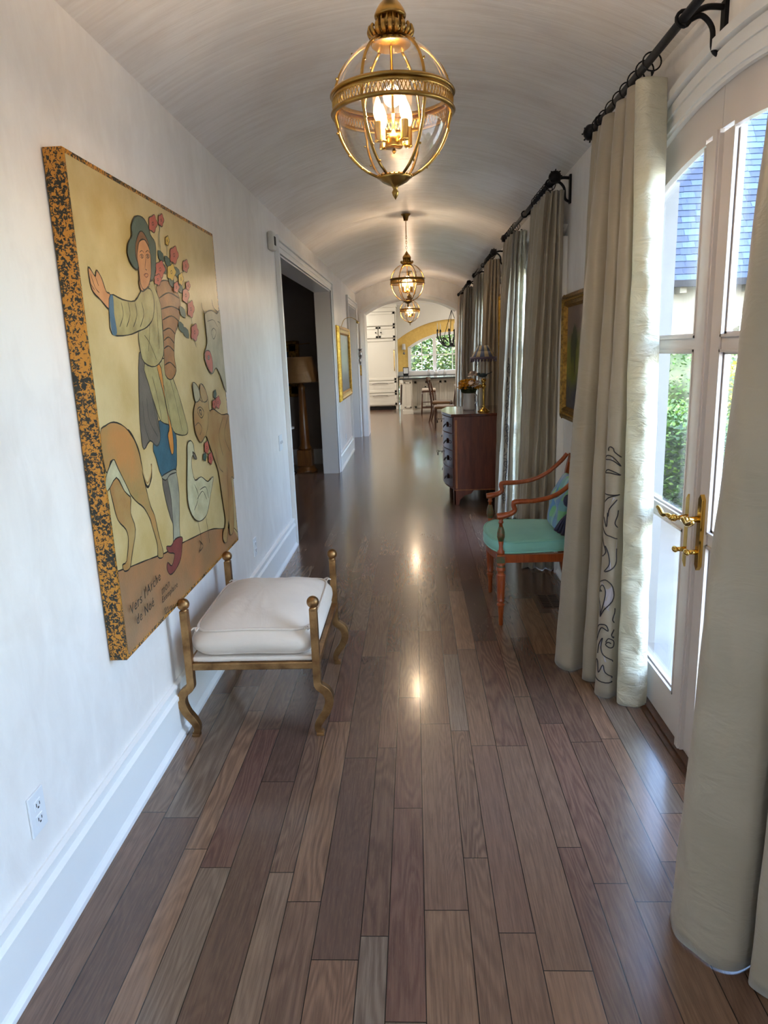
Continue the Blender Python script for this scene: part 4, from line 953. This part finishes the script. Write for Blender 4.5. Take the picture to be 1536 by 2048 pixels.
# ------------------------------------------------------------ outlets, switches, sensor, vent
def outlet(y,z,label,s=1):
    root=thing('wall_outlet',label,'outlet',(XL,y,z),'white outlet plates along the left wall')
    MB().box(XL,XL+.006,y-.036,y+.036,z-.058,z+.058).build('cover_plate','plate',root,bevel=.002)
    for dz in (-.021,.021):
        b=MB(); b.box(XL+.004,XL+.0085,y-.017,y+.017,z+dz-.014,z+dz+.014); r_=b.build('receptacle','plate',root,bevel=.003)
        b=MB(); b.box(XL+.008,XL+.0089,y-.009,y-.006,z+dz-.003,z+dz+.007).box(XL+.008,XL+.0089,y+.006,y+.009,z+dz-.003,z+dz+.006).box(XL+.008,XL+.0089,y-.003,y+.003,z+dz-.010,z+dz-.005); b.build('slots','dark',r_)
outlet(1.585,.392,'white duplex outlet low on the left wall, closest to the camera'); outlet(4.20,.38,'white duplex outlet low on the left wall just past the bench'); outlet(10.35,.33,'white outlet below the small gilt picture')
root=thing('light_switch','white double toggle switch plate beside the first doorway','light switch',(XL,5.27,.905))
MB().box(XL,XL+.006,5.27-.058,5.27+.058,.847,.963).build('cover_plate','plate',root,bevel=.002)
for y in (5.247,5.293): b=MB(); b.box(XL+.005,XL+.016,y-.005,y+.005,.897,.917); b.build('toggle','plate',root,bevel=.001)
root=thing('motion_sensor','cream wall sensor with dark window beside the top of the first doorway','sensor',(XL,5.36,2.37))
b=MB(); b.box(XL,XL+.045,5.30,5.42,2.305,2.435); b.build('housing','ctape',root,bevel=.015); MB().box(XL+.044,XL+.048,5.335,5.385,2.34,2.40).build('lens','dark',root)
root=thing('floor_vent','dark slotted wooden floor register beside the armchair','floor vent',(.81,4.14,0))
MB().box(.74,.88,4.02,4.27,0,.002).build('plate','walnut',root)
b=MB()
for k in range(8):
    for q in (0,1): b.box(.755+.062*q,.805+.062*q,4.035+.029*k,4.047+.029*k,.0018,.0026)
b.build('slots','dark',root)

# ------------------------------------------------------------ dark room on the left
struct(MB().box(-4.7,-4.6,3.9,10.1,0,3).box(-4.6,XL-TL,10.0,10.12,0,3).box(-4.6,XL-TL,3.9,4.0,0,3).build('wall_left_room','darkwall'))
struct(MB().box(-4.7,XL-TL,3.9,10.12,2.9,3.0).build('ceiling_left_room','darkwall'))
struct(MB().box(-4.6,XL-TL,9.975,10.0,0,.22).build('baseboard_left_room','paint'))
struct(MB().box(-3.4,-3.3,10.2,14,0,3).box(-3.4,XL-TL,13.25,13.35,0,3).box(-3.4,XL-TL,10.15,10.25,0,3).build('wall_passage','wall')); struct(MB().box(-3.4,XL-TL,10.2,13.3,2.9,3.0).build('ceiling_passage','wall'))
px_,py_=-1.50,9.35
root=thing('floor_lamp','tall gilded column floor lamp with tan shade, inside the dark left room','floor lamp',(px_,py_,0))
b=MB(); b.lathe([(.15,0),(.16,.02),(.14,.04),(.12,.07),(.14,.09)],(px_,py_,0),8); b.box(px_-.10,px_+.10,py_-.10,py_+.10,.09,.30); b.build('plinth','lampgold',root,bevel=.006)
MB().lathe([(.085,.30),(.09,.33),(.070,.36),(.045,1.10),(.055,1.13),(.04,1.15),(.02,1.2),(.02,1.5)],(px_,py_,0),16).build('column','lampgold',root)
M['tanshade']=fabric('tan_paper_shade','a0784c','8c6840',.5,.1)
MB().lathe([(.255,1.20),(.262,1.215),(.17,1.52),(.165,1.53)],(px_,py_,0),40,caps=False).build('lamp_shade','tanshade',root,solid=.004)
M['darkpic']=picture_mat('dark_oil','1f3330','223a2c','101c1c')
root=thing('framed_oil_painting','dark oil painting in a wide gilt frame behind the floor lamp','framed picture',(-2.2,10.0,.95))
x0,x1,z0,z1=-2.55,-1.60,.98,1.75
b=MB(); w=.15
for a in ((x0,x1,z0,z0+w),(x0,x1,z1-w,z1),(x0,x0+w,z0,z1),(x1-w,x1,z0,z1)): b.box(a[0],a[1],9.94,10.0,a[2],a[3]); 
for a in ((x0,x1,z0,z0+w*.3),(x0,x1,z1-w*.3,z1),(x0,x0+w*.3,z0,z1),(x1-w*.3,x1,z0,z1)): b.box(a[0],a[1],9.925,9.95,a[2],a[3])
b.build('frame','giltframe',root,bevel=.008); MB().box(x0+w,x1-w,9.96,9.975,z0+w,z1-w).build('canvas','darkpic',root)
root=thing('picture_light','slim dark picture lamp arm on the wall of the left room','picture light',(-1.65,10,1.7)); b=MB(); b.tube(catmull([(-1.45,9.99,1.70),(-1.45,9.92,1.71),(-1.58,9.88,1.70),(-1.70,9.88,1.685)],5),.005,6); b.build('arm','brass',root)
# iron side table and pale chair
root=thing('side_table','small marble-topped side table on curled black iron legs, left of the floor lamp','side table',(-1.72,9.2,0))
MB().lathe([(.13,.60),(.135,.605),(.135,.625),(.13,.63)],(-1.74,9.2,0),28).build('marble_top','ceram',root)
for k in range(3):
    a=2*PI*k/3+.4; c,s_=math.cos(a),math.sin(a); P=catmull([(-1.74+r_*c,9.2+r_*s_,z) for r_,z in ((.11,.6),(.06,.56),(.04,.46),(.09,.40),(.03,.34),(.02,.18),(.08,.05),(.13,.0))],5); MB().tube(P,.009,7).build('leg','iron',root)
M['palefab']=fabric('pale_grey_upholstery','a9aba6','989a95',.8)
root=thing('upholstered_chair','pale upholstered chair with carved frame behind the marble-topped table','chair',(-2.05,9.55,0))
b=MB(); b.prism([(-2.3,.45),(-1.84,.45),(-1.82,.95),(-1.95,1.02),(-2.18,1.02),(-2.32,.95)],1,9.72,9.78); b.build('backrest','palefab',root,bevel=.02)
MB().box(-2.32,-1.84,9.28,9.76,.38,.48).build('seat','palefab',root,bevel=.03)
b=MB(); b.tube([(-2.3,9.70,.45),(-2.33,9.70,.96),(-2.2,9.70,1.04),(-1.93,9.70,1.04),(-1.80,9.70,.96),(-1.83,9.70,.45)],.014,8); b.build('back_frame','walnut',root)
for x in (-2.29,-1.87):
    for y in (9.31,9.73): MB().tube([(x,y,0),(x,y,.39)],[.012,.022],8).build('leg','walnut',root)

# ------------------------------------------------------------ wall sconce + small things near the end arch
root=thing('wall_sconce','silvery crystal wall sconce left of the end arch','wall sconce',(-.985,YE-.03,1.5))
M['silver']=pbr('tarnished_silver','a9a4a0',.25,.8,c2='7c7672',scale=40)
b=MB(); b.box(-1.005,-.965,YE-.015,YE,1.40,1.60); b.ball((-.985,YE-.07,1.53),.055,16,0,(.75,.6,1.35)); b.lathe([(.001,-.13),(.018,-.08),(.028,-.03),(.012,0)],(-.985,YE-.07,1.46),12); b.lathe([(.03,0),(.045,.03),(.04,.035)],(-.985,YE-.07,1.60),12)
b.tube([(-.985,YE-.01,1.48),(-.985,YE-.07,1.44)],.008,6)
b.build('crystal_body','silver',root)
root=thing('framed_note','narrow gilt frame under the silvery sconce','framed picture',(-.985,YE,1.14)); MB().box(-1.015,-.965,YE-.02,YE,1.14,1.33).build('frame','giltbright',root,bevel=.004)

# ------------------------------------------------------------ dining chairs
def dining_chair(x,y,rot,label):
    root=thing('dining_chair',label,'dining chair',(x,y,0),'wooden dining chairs past the end arch')
    def T(b):
        c,s_=math.cos(rot),math.sin(rot); b.v=[(x+c*vx-s_*vy,y+s_*vx+c*vy,vz_) for vx,vy,vz_ in b.v]; return b
    M.setdefault('tanseat',fabric('tan_leather_seat','74502a','644420',.5))
    T(MB().box(-.22,.22,-.22,.21,.40,.46)).build('seat','tanseat',root,bevel=.03)
    for lx_ in (-.20,.20): T(MB().lathe([(.010,0),(.013,.02),(.015,.2),(.022,.32),(.014,.34),(.025,.36),(.025,.41)],(lx_,-.20,0),12)).build('front_leg','walnut',root)
    for lx_ in (-.20,.20): T(MB().tube(catmull([(lx_,.26,0),(lx_,.20,.25),(lx_,.20,.45),(lx_,.24,.75),(lx_,.30,.99)],4),[.014,.02,.018,.014],4,up=(1,0,0))).build('rear_leg','walnut',root)
    b=MB(); b.box(-.2,.2,.27,.295,.90,.99); b.box(-.2,.2,.225,.245,.60,.64); b.box(-.05,.05,.24,.26,.62,.92); T(b).build('backrest','walnut',root)
dining_chair(.61,14.25,-PI/2,'wooden dining chair with tan seat just inside the end arch, its front legs visible')
dining_chair(.60,15.6,PI/2*.9,'wooden dining chair with raked back, farther into the kitchen at the table')

# ------------------------------------------------------------ kitchen
KY=20.0
struct(MB().box(-3.1,-3.0,YE+.6,21,0,3.2).box(3.6,3.7,YE+.6,21,0,3.2).build('wall_kitchen_sides','kwall'))
struct(MB().box(-3.1,3.7,YE,21,3.15,3.3).build('ceiling_kitchen','kwall'))
WX,WH,WS,WR,WB=1.10,1.25,1.66,.39,.95    # kitchen window
def arc(xc,hw,zs,rise,n=24):
    R=(hw*hw+rise*rise)/(2*rise); return [(xc-hw+2*hw*i/n, zs+rise-R+math.sqrt(max(R*R-(-hw+2*hw*i/n)**2,0))) for i in range(n+1)]
# back wall front layer (white) with recess, then yellow wall with window
b=MB(); P=arc(WX,1.53,1.88,.5); b.box(-3,WX-1.53,KY,KY+.12,0,3.15).box(WX+1.53,3.6,KY,KY+.12,0,3.15)
for (xa,za),(xb,zb) in zip(P[:-1],P[1:]): b.prism([(xa,za),(xb,zb),(xb,3.15),(xa,3.15)],1,KY,KY+.12)
struct(b.build('wall_kitchen_back','kwall'))
M['yellow']=plaster('yellow_mottled_plaster','f0cc74','e0b65c',.5,(3,3,3),.1)
b=MB(); b.box(WX-1.56,WX-WH,KY+.12,KY+.4,.6,2.5).box(WX+WH,WX+1.56,KY+.12,KY+.4,.6,2.5).box(WX-WH,WX+WH,KY+.12,KY+.4,0,WB)
for (xa,za),(xb,zb) in zip(arc(WX,WH,WS,WR)[:-1],arc(WX,WH,WS,WR)[1:]): b.prism([(xa,za),(xb,zb),(xb,2.6),(xa,2.6)],1,KY+.12,KY+.4)
struct(b.build('wall_yellow_alcove','yellow'))
win=bpy.data.objects.new('window_1',None); COL.objects.link(win); win.location=(WX,KY+.15,WB); win['kind']='structure'
b=MB(); A1=arc(WX,WH,WS,WR); A0=arc(WX,WH-.09,WS-.02,WR-.06)
for i in range(24): b.prism([A0[i],A0[i+1],A1[i+1],A1[i]],1,KY+.09,KY+.2)
b.box(WX-WH,WX-WH+.09,KY+.09,KY+.2,WB,WS).box(WX+WH-.09,WX+WH,KY+.09,KY+.2,WB,WS).box(WX-WH-.05,WX+WH+.05,KY+.04,KY+.2,WB-.04,WB+.06)
def zat(x): return np.interp(x,[p[0] for p in A1],[p[1] for p in A1])
for x,w in ((WX-.5,.05),(WX+.5,.05)): b.box(x-w,x+w,KY+.1,KY+.19,WB,zat(x))
for x in (WX-.86,WX,WX+.86): b.box(x-.012,x+.012,KY+.13,KY+.16,WB,zat(x)-.02)
b.box(WX-WH,WX+WH,KY+.13,KY+.16,1.42,1.45)
b.build('window_frame','paint',win)
MB().prism([(WX-WH,WB),(WX+WH,WB)]+arc(WX,WH,WS,WR)[::-1],1,KY+.143,KY+.147).build('glass','glass',win)
b=MB(); b.box(-3,3.6,KY-.10,KY,3.0,3.15).box(-3,3.6,KY-.06,KY,2.93,3.0).box(-3,3.6,KY-.03,KY,2.80,2.83).box(-3,-2.9,14,KY,3.0,3.15)
struct(b.build('trim_crown','paint'))
for x,y in KFILLS:  # a ring around each added kitchen fill lamp
    q=thing('kitchen_fill_fixture','white ring of an added, unseen kitchen fill lamp','ceiling light',(x,y,3.15),'added fill lamps in the kitchen ceiling')
    MB().lathe([(.17,0),(.18,-.008),(.155,-.010),(.152,0)],(x,y,3.15),24,caps=False).build('trim_ring','paint',q)
# tall refrigerator cabinet
cx0,cx1=-1.40,-.46
root=thing('refrigerator_cabinet','tall cream panelled built-in refrigerator cabinet beyond the end arch','cabinet',((cx0+cx1)/2,KY-.3,0))
yf=KY-.62
MB().box(cx0-.04,cx1+.02,yf,KY-.01,.10,2.80).box(cx0-.04,cx0+.03,yf,KY-.01,0,.10).box(cx1-.05,cx1+.02,yf,KY-.01,0,.10).box(cx0-.06,cx1+.04,yf-.03,KY-.01,2.72,2.80).build('carcass','kpaint',root,bevel=.004)
def panel(name,x0,x1,z0,z1,par,mat='kpaint',y=None,fr_=.055):
    y=yf if y is None else y
    b=MB(); b.box(x0,x1,y-.012,y,z0,z1)
    for a in ((x0,x1,z0,z0+fr_),(x0,x1,z1-fr_,z1),(x0,x0+fr_,z0,z1),(x1-fr_,x1,z0,z1)): b.box(a[0],a[1],y-.026,y-.010,a[2],a[3])
    for a in ((x0+fr_,x1-fr_,z0+fr_,z0+fr_+.01),(x0+fr_,x1-fr_,z1-fr_-.01,z1-fr_),(x0+fr_,x0+fr_+.01,z0+fr_,z1-fr_),(x1-fr_-.01,x1-fr_,z0+fr_,z1-fr_)): b.box(a[0],a[1],y-.020,y-.010,a[2],a[3])
    return b.build(name,mat,par,bevel=.002)
xm=(cx0+cx1)/2
M['gapgrey']=pbr('cabinet_gap_shade','b5b0a4',.7)
MB().box(cx0-.01,cx1-.01,yf-.004,yf+.001,.11,2.62).build('painted_gap_shade','gapgrey',root)  # grey sheet behind the doors, paints the shade in their gaps
panel('door',cx0,cx1-.02,2.25,2.60,root)
for x0,x1,kx in ((cx0,xm-.015,xm-.07),(xm+.015,cx1-.02,xm+.07)):
    d=panel('door',x0,x1,1.93,2.22,root); MB().ball((kx,yf-.04,2.07),.018,10).build('knob','iron',d)
d=panel('door',cx0,cx1-.02,.80,1.90,root); b=MB(); b.tube(catmull([(cx1-.06,yf-.03,1.05),(cx1-.06,yf-.075,1.10),(cx1-.06,yf-.08,1.32),(cx1-.06,yf-.075,1.55),(cx1-.06,yf-.03,1.6)],4),.012,8); b.build('handle','brightbrass',d)
for z0,z1 in ((.47,.78),(.13,.45)):
    d=panel('drawer',cx0,cx1-.02,z0,z1,root); b=MB(); b.tube(catmull([(xm-.2,yf-.03,z1-.07),(xm-.19,yf-.06,z1-.065),(xm,yf-.065,z1-.055),(xm+.19,yf-.06,z1-.065),(xm+.2,yf-.03,z1-.07)],4),.009,8); b.build('handle','silver',d)
b=MB(); b.prism([(cx0+.03,0),(cx1-.07,0),(cx1-.12,.075),(cx0+.08,.075)],1,yf+.01,yf+.02); b.build('toe_grille','dark',root)
# back counter
root=thing('base_cabinet','cream base cabinet with dark counter under the arched kitchen window','cabinet',(1.4,KY-.3,0))
MB().box(-.40,3.5,KY-.6,KY-.006,0,.86).build('carcass','kpaint',root); M['stone']=pbr('dark_stone_counter','3a3c3c',.12,var=.2,scale=20); MB().box(-.42,3.5,KY-.63,KY-.03,.86,.90).build('worktop','stone',root)
struct(MB().box(-.43,3.55,KY-.02,KY+.12,.90,1.0).build('trim_backsplash','ceram'))
# island / peninsula
root=thing('kitchen_island','cream kitchen peninsula with panelled end post and dark top','kitchen island',(1.2,18.1,0))
M['isl']=M['kpaint']
MB().box(-.28,-.05,17.7,17.93,0,.86).box(-.30,-.03,17.68,17.95,0,.10).build('end_post','isl',root,bevel=.004)
panel('post_panel',-.25,-.08,.16,.80,root,y=17.70,fr_=.035)
MB().box(-.05,3.2,18.05,18.7,.06,.86).build('carcass','isl',root); MB().box(-.36,3.3,17.62,18.8,.862,.90).build('worktop','stone',root,bevel=.004)
for x0 in (0.0,.36,.76,1.12,1.5,1.9,2.3):
    d=panel('door',x0+.01,x0+.34,.12,.80,root,y=18.05); b=MB()
    for k in range(5): b.box(x0+.085+.045*k,x0+.088+.045*k,18.034,18.04,.19,.74)
    b.build('beads','stitch',d)
    MB().ball(((x0+.29 if x0 in (0.0,.76,1.5) else x0+.06),18.01,.66),.017,10).build('knob','iron',d)
root=thing('bar_stool','backless wooden stool with cream cushion tucked at the kitchen peninsula','stool',(.36,17.55,0))
for sx in (-1,1):
    for sy in (-1,1): MB().tube([(.36+sx*.185,17.55+sy*.14,0),(.36+sx*.155,17.55+sy*.12,.58)],.017,6).build('leg','walnut',root)
b=MB(); b.box(.19,.53,17.415,17.44,.16,.185).box(.19,.53,17.415,17.435,.30,.32).box(.19,.53,17.66,17.685,.16,.185).box(.195,.525,17.40,17.70,.55,.585); b.build('stretchers_and_frame','walnut',root)
MB().box(.19,.53,17.41,17.69,.585,.64).build('seat_pad','linen',root,bevel=.02)
root=thing('hand_towel','dark folded towel hanging on the end of the peninsula','towel',(-.31,17.8,.3)); M['towel']=fabric('brown_towel','5d4a40','4c3b33',.9)
b=MB(); b.grid(lambda u,v:(-.315-.02*math.sin(u*9)-.03*v,17.72+.2*u,.74-.5*v),12,10); b.build('cloth','towel',root,solid=.006); b=MB(); b.tube([(-.29,17.80,.76),(-.34,17.80,.76),(-.34,17.95,.76)],.006,6); b.build('rail','brass',root)
# kitchen sconce, easel frame, counter bits
root=thing('kitchen_sconce','small white-shaded sconce on the yellow wall left of the arched window','wall sconce',(-.26,KY+.1,1.5)); b=MB(); b.lathe([(.055,.10),(.04,.26)],(-.26,KY+.04,1.5),16,caps=False); b.build('shade','ceram',root,solid=.003); b=MB(); b.tube([(-.26,KY+.12,1.5),(-.26,KY+.04,1.48),(-.26,KY+.04,1.62)],.01,8); b.ball((-.26,KY+.11,1.5),.035,10,0,(1,.4,1)); b.build('bracket','silver',root)
root=thing('easel_frame','small framed card on a dark stand on the kitchen counter left of the window','picture stand',(-.22,KY-.2,.90)); MB().box(-.30,-.14,KY-.2,KY-.18,.93,1.12).build('frame','iron',root,bevel=.003); MB().box(-.285,-.155,KY-.203,KY-.199,.95,1.10).build('card','plate',root); MB().box(-.29,-.15,KY-.25,KY-.15,.90,.93).build('stand','iron',root)
for i,(x,h,r_,lab) in enumerate(((.42,.14,.04,'short white jar on the kitchen counter, left of the others'),(.62,.10,.06,'low white bowl-like canister on the kitchen counter'),(.86,.12,.05,'white crock on the kitchen counter nearest the curtain'))):
    root=thing('canister',lab,'canister',(x,KY-.25,.90),'white canisters on the kitchen counter'); MB().lathe([(r_,0),(r_,h*.9),(r_*.9,h)],(x,KY-.25,.90),14).build('body','ceram',root); MB().ball((x,KY-.25,.90+h+.012),.014,8).build('lid_knob','iron',root)
# chandelier
hx,hy,hz=.86,15.9,1.95
root=thing('chandelier','black wrought-iron candle chandelier hanging in the kitchen beyond the arch','chandelier',(hx,hy,hz))
b=MB()
for k in range(6):
    a=2*PI*k/6+.3; c,s_=math.cos(a),math.sin(a)
    b.tube(catmull([(hx,hy,hz-.28),(hx+.12*c,hy+.12*s_,hz-.33),(hx+.26*c,hy+.26*s_,hz-.24),(hx+.33*c,hy+.33*s_,hz-.10),(hx+.33*c,hy+.33*s_,hz)],5),.014,6)
    b.tube(catmull([(hx+.10*c,hy+.10*s_,hz-.22),(hx+.20*c,hy+.20*s_,hz-.14),(hx+.24*c,hy+.24*s_,hz-.22),(hx+.19*c,hy+.19*s_,hz-.25),(hx+.18*c,hy+.18*s_,hz-.20)],5),.011,6)
    b.lathe([(.008,0),(.035,.015),(.02,.02),(.012,.05)],(hx+.33*c,hy+.33*s_,hz),10); 
b.ball((hx,hy,hz-.28),.035,10); b.build('iron_arms','iron',root)
b=MB()
for k in range(6):
    a=2*PI*k/6+.3; c,s_=math.cos(a),math.sin(a); b.lathe([(.010,.05),(.010,.14),(.002,.19)],(hx+.33*c,hy+.33*s_,hz),8)
b.build('candles','ctape',root)
b=MB()
for k in range(3): a=2*PI*k/3+.3; b.tube([(hx+.25*math.cos(a),hy+.25*math.sin(a),hz-.18),(hx,hy,hz+.45)],.007,5)
b.tube([(hx,hy,hz+.45),(hx,hy,3.15)],.006,6); b.build('hanging_chains','iron',root)
root=thing('dining_table','dining table with pale top, a corner showing beside the last curtain','dining table',(1.6,15.6,0)); MB().box(.95,2.6,14.6,16.8,.72,.76).build('tabletop','ceram',root,bevel=.006)
for x in (1.1,2.4):
    for y in (14.75,16.65): MB().tube([(x,y,0),(x,y,.72)],[.02,.035],8).build('leg','walnut',root)

# ------------------------------------------------------------ outside
def leafy(name,label,cat,fn,n,size,cols,parentloc,core=None,kind=None,group=None):
    t=NT(name+'_leaves'); r1=t.n('ShaderNodeNewGeometry').outputs['Random Per Island']
    t.bsdf(t.ramp(r1,[(0,lin(cols[0])),(.5,lin(cols[1])),(1,lin(cols[2]))]),.5); root=thing(name,label,cat,parentloc,group)
    r_=random.Random(hash(label)%999 if False else len(label)); V=[];F=[]
    for k in range(n):
        p,nr=fn(r_); a=r_.uniform(0,6.28); d=np.array([math.cos(a),math.sin(a),r_.uniform(-.6,.8)])+np.array(nr)*.5; d/=np.linalg.norm(d); s_=np.cross(d,[r_.uniform(-1,1),r_.uniform(-1,1),1]); s_/=np.linalg.norm(s_)+1e-6
        z=size*r_.uniform(.6,1.3); o=len(V); p=np.array(p); V+=[p,p+d*z*.5+s_*z*.28,p+d*z,p+d*z*.5-s_*z*.28]; F.append((o,o+1,o+2,o+3))
    b=MB(); b.add(V,F); b.build('foliage',t.m,root,fixn=False)
    if core: core().build('inner_branches','leafd',root)
    return root
def boxsurf(x0,x1,y0,y1,z0,z1):
    def f(r):
        q=r.random()
        if q<.42: return (x0+r.uniform(-.03,.03),r.uniform(y0,y1),r.uniform(z0,z1)),(-1,0,0)
        if q<.78: return (r.uniform(x0,x1),r.uniform(y0,y1),z1+r.uniform(-.03,.03)),(0,0,1)
        return (r.uniform(x0,x1),y0+r.uniform(-.03,.03),r.uniform(z0,z1)),(0,-1,0)
    return f
def ballsurf(c,R):
    def f(r):
        v=np.array([r.gauss(0,1) for _ in range(3)]); v/=np.linalg.norm(v); return tuple(np.array(c)+v*np.array(R)*r.uniform(.92,1.04)),tuple(v)
    return f
leafy('boxwood_hedge','clipped green hedge running along the terrace outside the glass doors','hedge',boxsurf(2.35,3.3,2.2,12.2,0,.80),26000,.05,('20380e','3a5c18','64862c'),(2.8,7,0),lambda:MB().box(2.38,3.28,2.25,12.15,0,.77))
leafy('golden_shrub','rounded yellow-green shrub rising behind the clipped hedge','shrub',ballsurf((3.85,8.3,.80),(.48,.6,.48)),4500,.05,('7d861c','aba52a','cfc544'),(3.85,8.3,0),lambda:(lambda b:b.ball((3.85,8.3,.80),.42,14).tube([(3.85,8.3,-.05),(3.85,8.3,.8)],.04,6))(MB()))
leafy('far_shrub','dark green shrub against the pale wing of the house','shrub',ballsurf((4.9,12.6,.75),(1.3,.7,.75)),5000,.07,('22401a','3d6424','5d8634'),(4.9,12.6,0),lambda:(lambda b:b.ball((4.9,12.6,.75),.62,14,0,(1.9,1,1)))(MB()))
M['terrace']=pbr('terrace_stone','8f8a80',.8,var=.2,scale=3); struct(MB().box(XR+.15,30,-8,13.9,-.12,-.04).build('terrace','terrace'))
# the wing of the house across the corner: cream wall, arched window, slate roof
EY=13.9
M['stucco']=pbr('cream_stucco','7b7465',.8,var=.05,scale=3)
WXc,WHw=7.25,1.5
b=MB(); b.box(3.75,WXc-WHw,EY,EY+.3,-.1,2.72).box(WXc+WHw,14,EY,EY+.3,-.1,2.72).box(WXc-WHw,WXc+WHw,EY,EY+.3,-.1,.86)
PA=arc(WXc,WHw,1.62,.5)
for (xa,za),(xb,zb) in zip(PA[:-1],PA[1:]): b.prism([(xa,za),(xb,zb),(xb,2.72),(xa,2.72)],1,EY,EY+.3)
struct(b.build('wall_outside_wing','stucco'))
win=bpy.data.objects.new('window_2',None); COL.objects.link(win); win.location=(WXc,EY,.86); win['kind']='structure'
b=MB(); A1=arc(WXc,WHw,1.62,.5); A0=arc(WXc,WHw-.08,1.60,.45); A2=arc(WXc,WHw+.16,1.66,.58)
for i in range(24): b.prism([A0[i],A0[i+1],A1[i+1],A1[i]],1,EY+.02,EY+.15); b.prism([A1[i],A1[i+1],A2[i+1],A2[i]],1,EY-.03,EY)
b.box(WXc-WHw,WXc-WHw+.08,EY+.02,EY+.15,.86,1.62).box(WXc+WHw-.08,WXc+WHw,EY+.02,EY+.15,.86,1.62).box(WXc-WHw-.1,WXc+WHw+.1,EY-.06,EY+.15,.78,.90)
for k in range(1,6): x=WXc-WHw+k*.5; b.box(x-.025,x+.025,EY+.05,EY+.09,.86,np.interp(x,[p[0] for p in A1],[p[1] for p in A1]))
b.box(WXc-WHw,WXc+WHw,EY+.05,EY+.09,1.18,1.23).box(WXc-WHw,WXc+WHw,EY+.05,EY+.09,1.55,1.61)
b.build('window_frame','paint',win); MB().prism([(WXc-WHw,.86),(WXc+WHw,.86)]+A1[::-1],1,EY+.065,EY+.07).build('glass','glass',win)
struct(MB().box(3.8,14,EY+1.2,EY+1.3,-.1,2.7).build('wall_wing_inner','leafd'))
# slate roof: overlapping slates in courses
t=NT('blue_grey_slate'); r1=t.n('ShaderNodeNewGeometry').outputs['Random Per Island']
t.bsdf(t.ramp(r1,[(0,lin('1c2638')),(.5,lin('243249')),(1,lin('2e3f5a'))]),.6,0,t.bump(t.noise(t.objco(),30,4),.2,.01),Specular_IOR_Level=.25); M['slate']=t.m
root=thing('slate_roof','steep blue-grey slate roof of the house wing seen through the glass doors','roof',(9,EY,2.7))
b=MB(); r_=random.Random(9); pit=math.radians(56); cs,sn=math.cos(pit),math.sin(pit); H_=.15
b.add([(3.4,EY-.3,2.62),(14,EY-.3,2.62),(14,EY-.3+6*cs,2.62+6*sn),(3.4,EY-.3+6*cs,2.62+6*sn)],[(0,1,2,3)])
for row in range(40):
    x=3.4-r_.uniform(0,.3)
    while x<14:
        w=r_.uniform(.2,.34); d0=row*H_+r_.uniform(-.006,.006); y0,z0=EY-.3+d0*cs,2.62+d0*sn; y1,z1=y0+.2*cs,z0+.2*sn; q=.022; nx,nz=-sn*q,cs*q
        x0,x1=x+.004,x+w-.004
        b.add([(x0,y0+nx,z0+nz),(x1,y0+nx,z0+nz),(x1,y1,z1+.004),(x0,y1,z1+.004),(x0,y0,z0),(x1,y0,z0)],[(0,1,2,3),(4,5,1,0)]); x+=w
b.build('slates','slate',root,fixn=False)
MB().box(3.4,14,EY-.42,EY-.28,2.52,2.64).build('gutter','iron',root); 
b=MB()
for k in range(16): b.box(3.7+k*.62,3.82+k*.62,EY-.28,EY,2.42,2.54)
b.build('eave_brackets','stucco',root)
# carriage lantern bracket on the hall's outer wall
# trees behind the kitchen window
for i,(c,R_,lab) in enumerate((((.0,24,1.2),(1.6,1.2,1.6),'leafy green tree outside the kitchen window, at its left'),((3.4,23.6,1.0),(1.5,1.0,1.5),'leafy yellow-green tree outside the kitchen window, at its right'),((1.5,27.0,1.8),(4,1.2,3.2),'tall tree crown behind the others beyond the kitchen window'))):
    leafy('garden_tree',lab,'tree',ballsurf(c,R_),9000,(.15,.15,.30)[i],(('33491f','5a7536','879a55'),('4a6226','7b8f3c','a5aa62'),('3a5230','5a7548','88a070'))[i],(c[0],c[1],0),lambda c=c:MB().tube([(c[0],c[1],-.5),(c[0],c[1],c[2]+.5)],[.12,.06],8),group='trees beyond the kitchen window')
struct(MB().box(-9,9,-20,YB-.2,-.15,-.09).box(-8,14,20.9,40,-.15,-.09).build('garden_ground','terrace'))
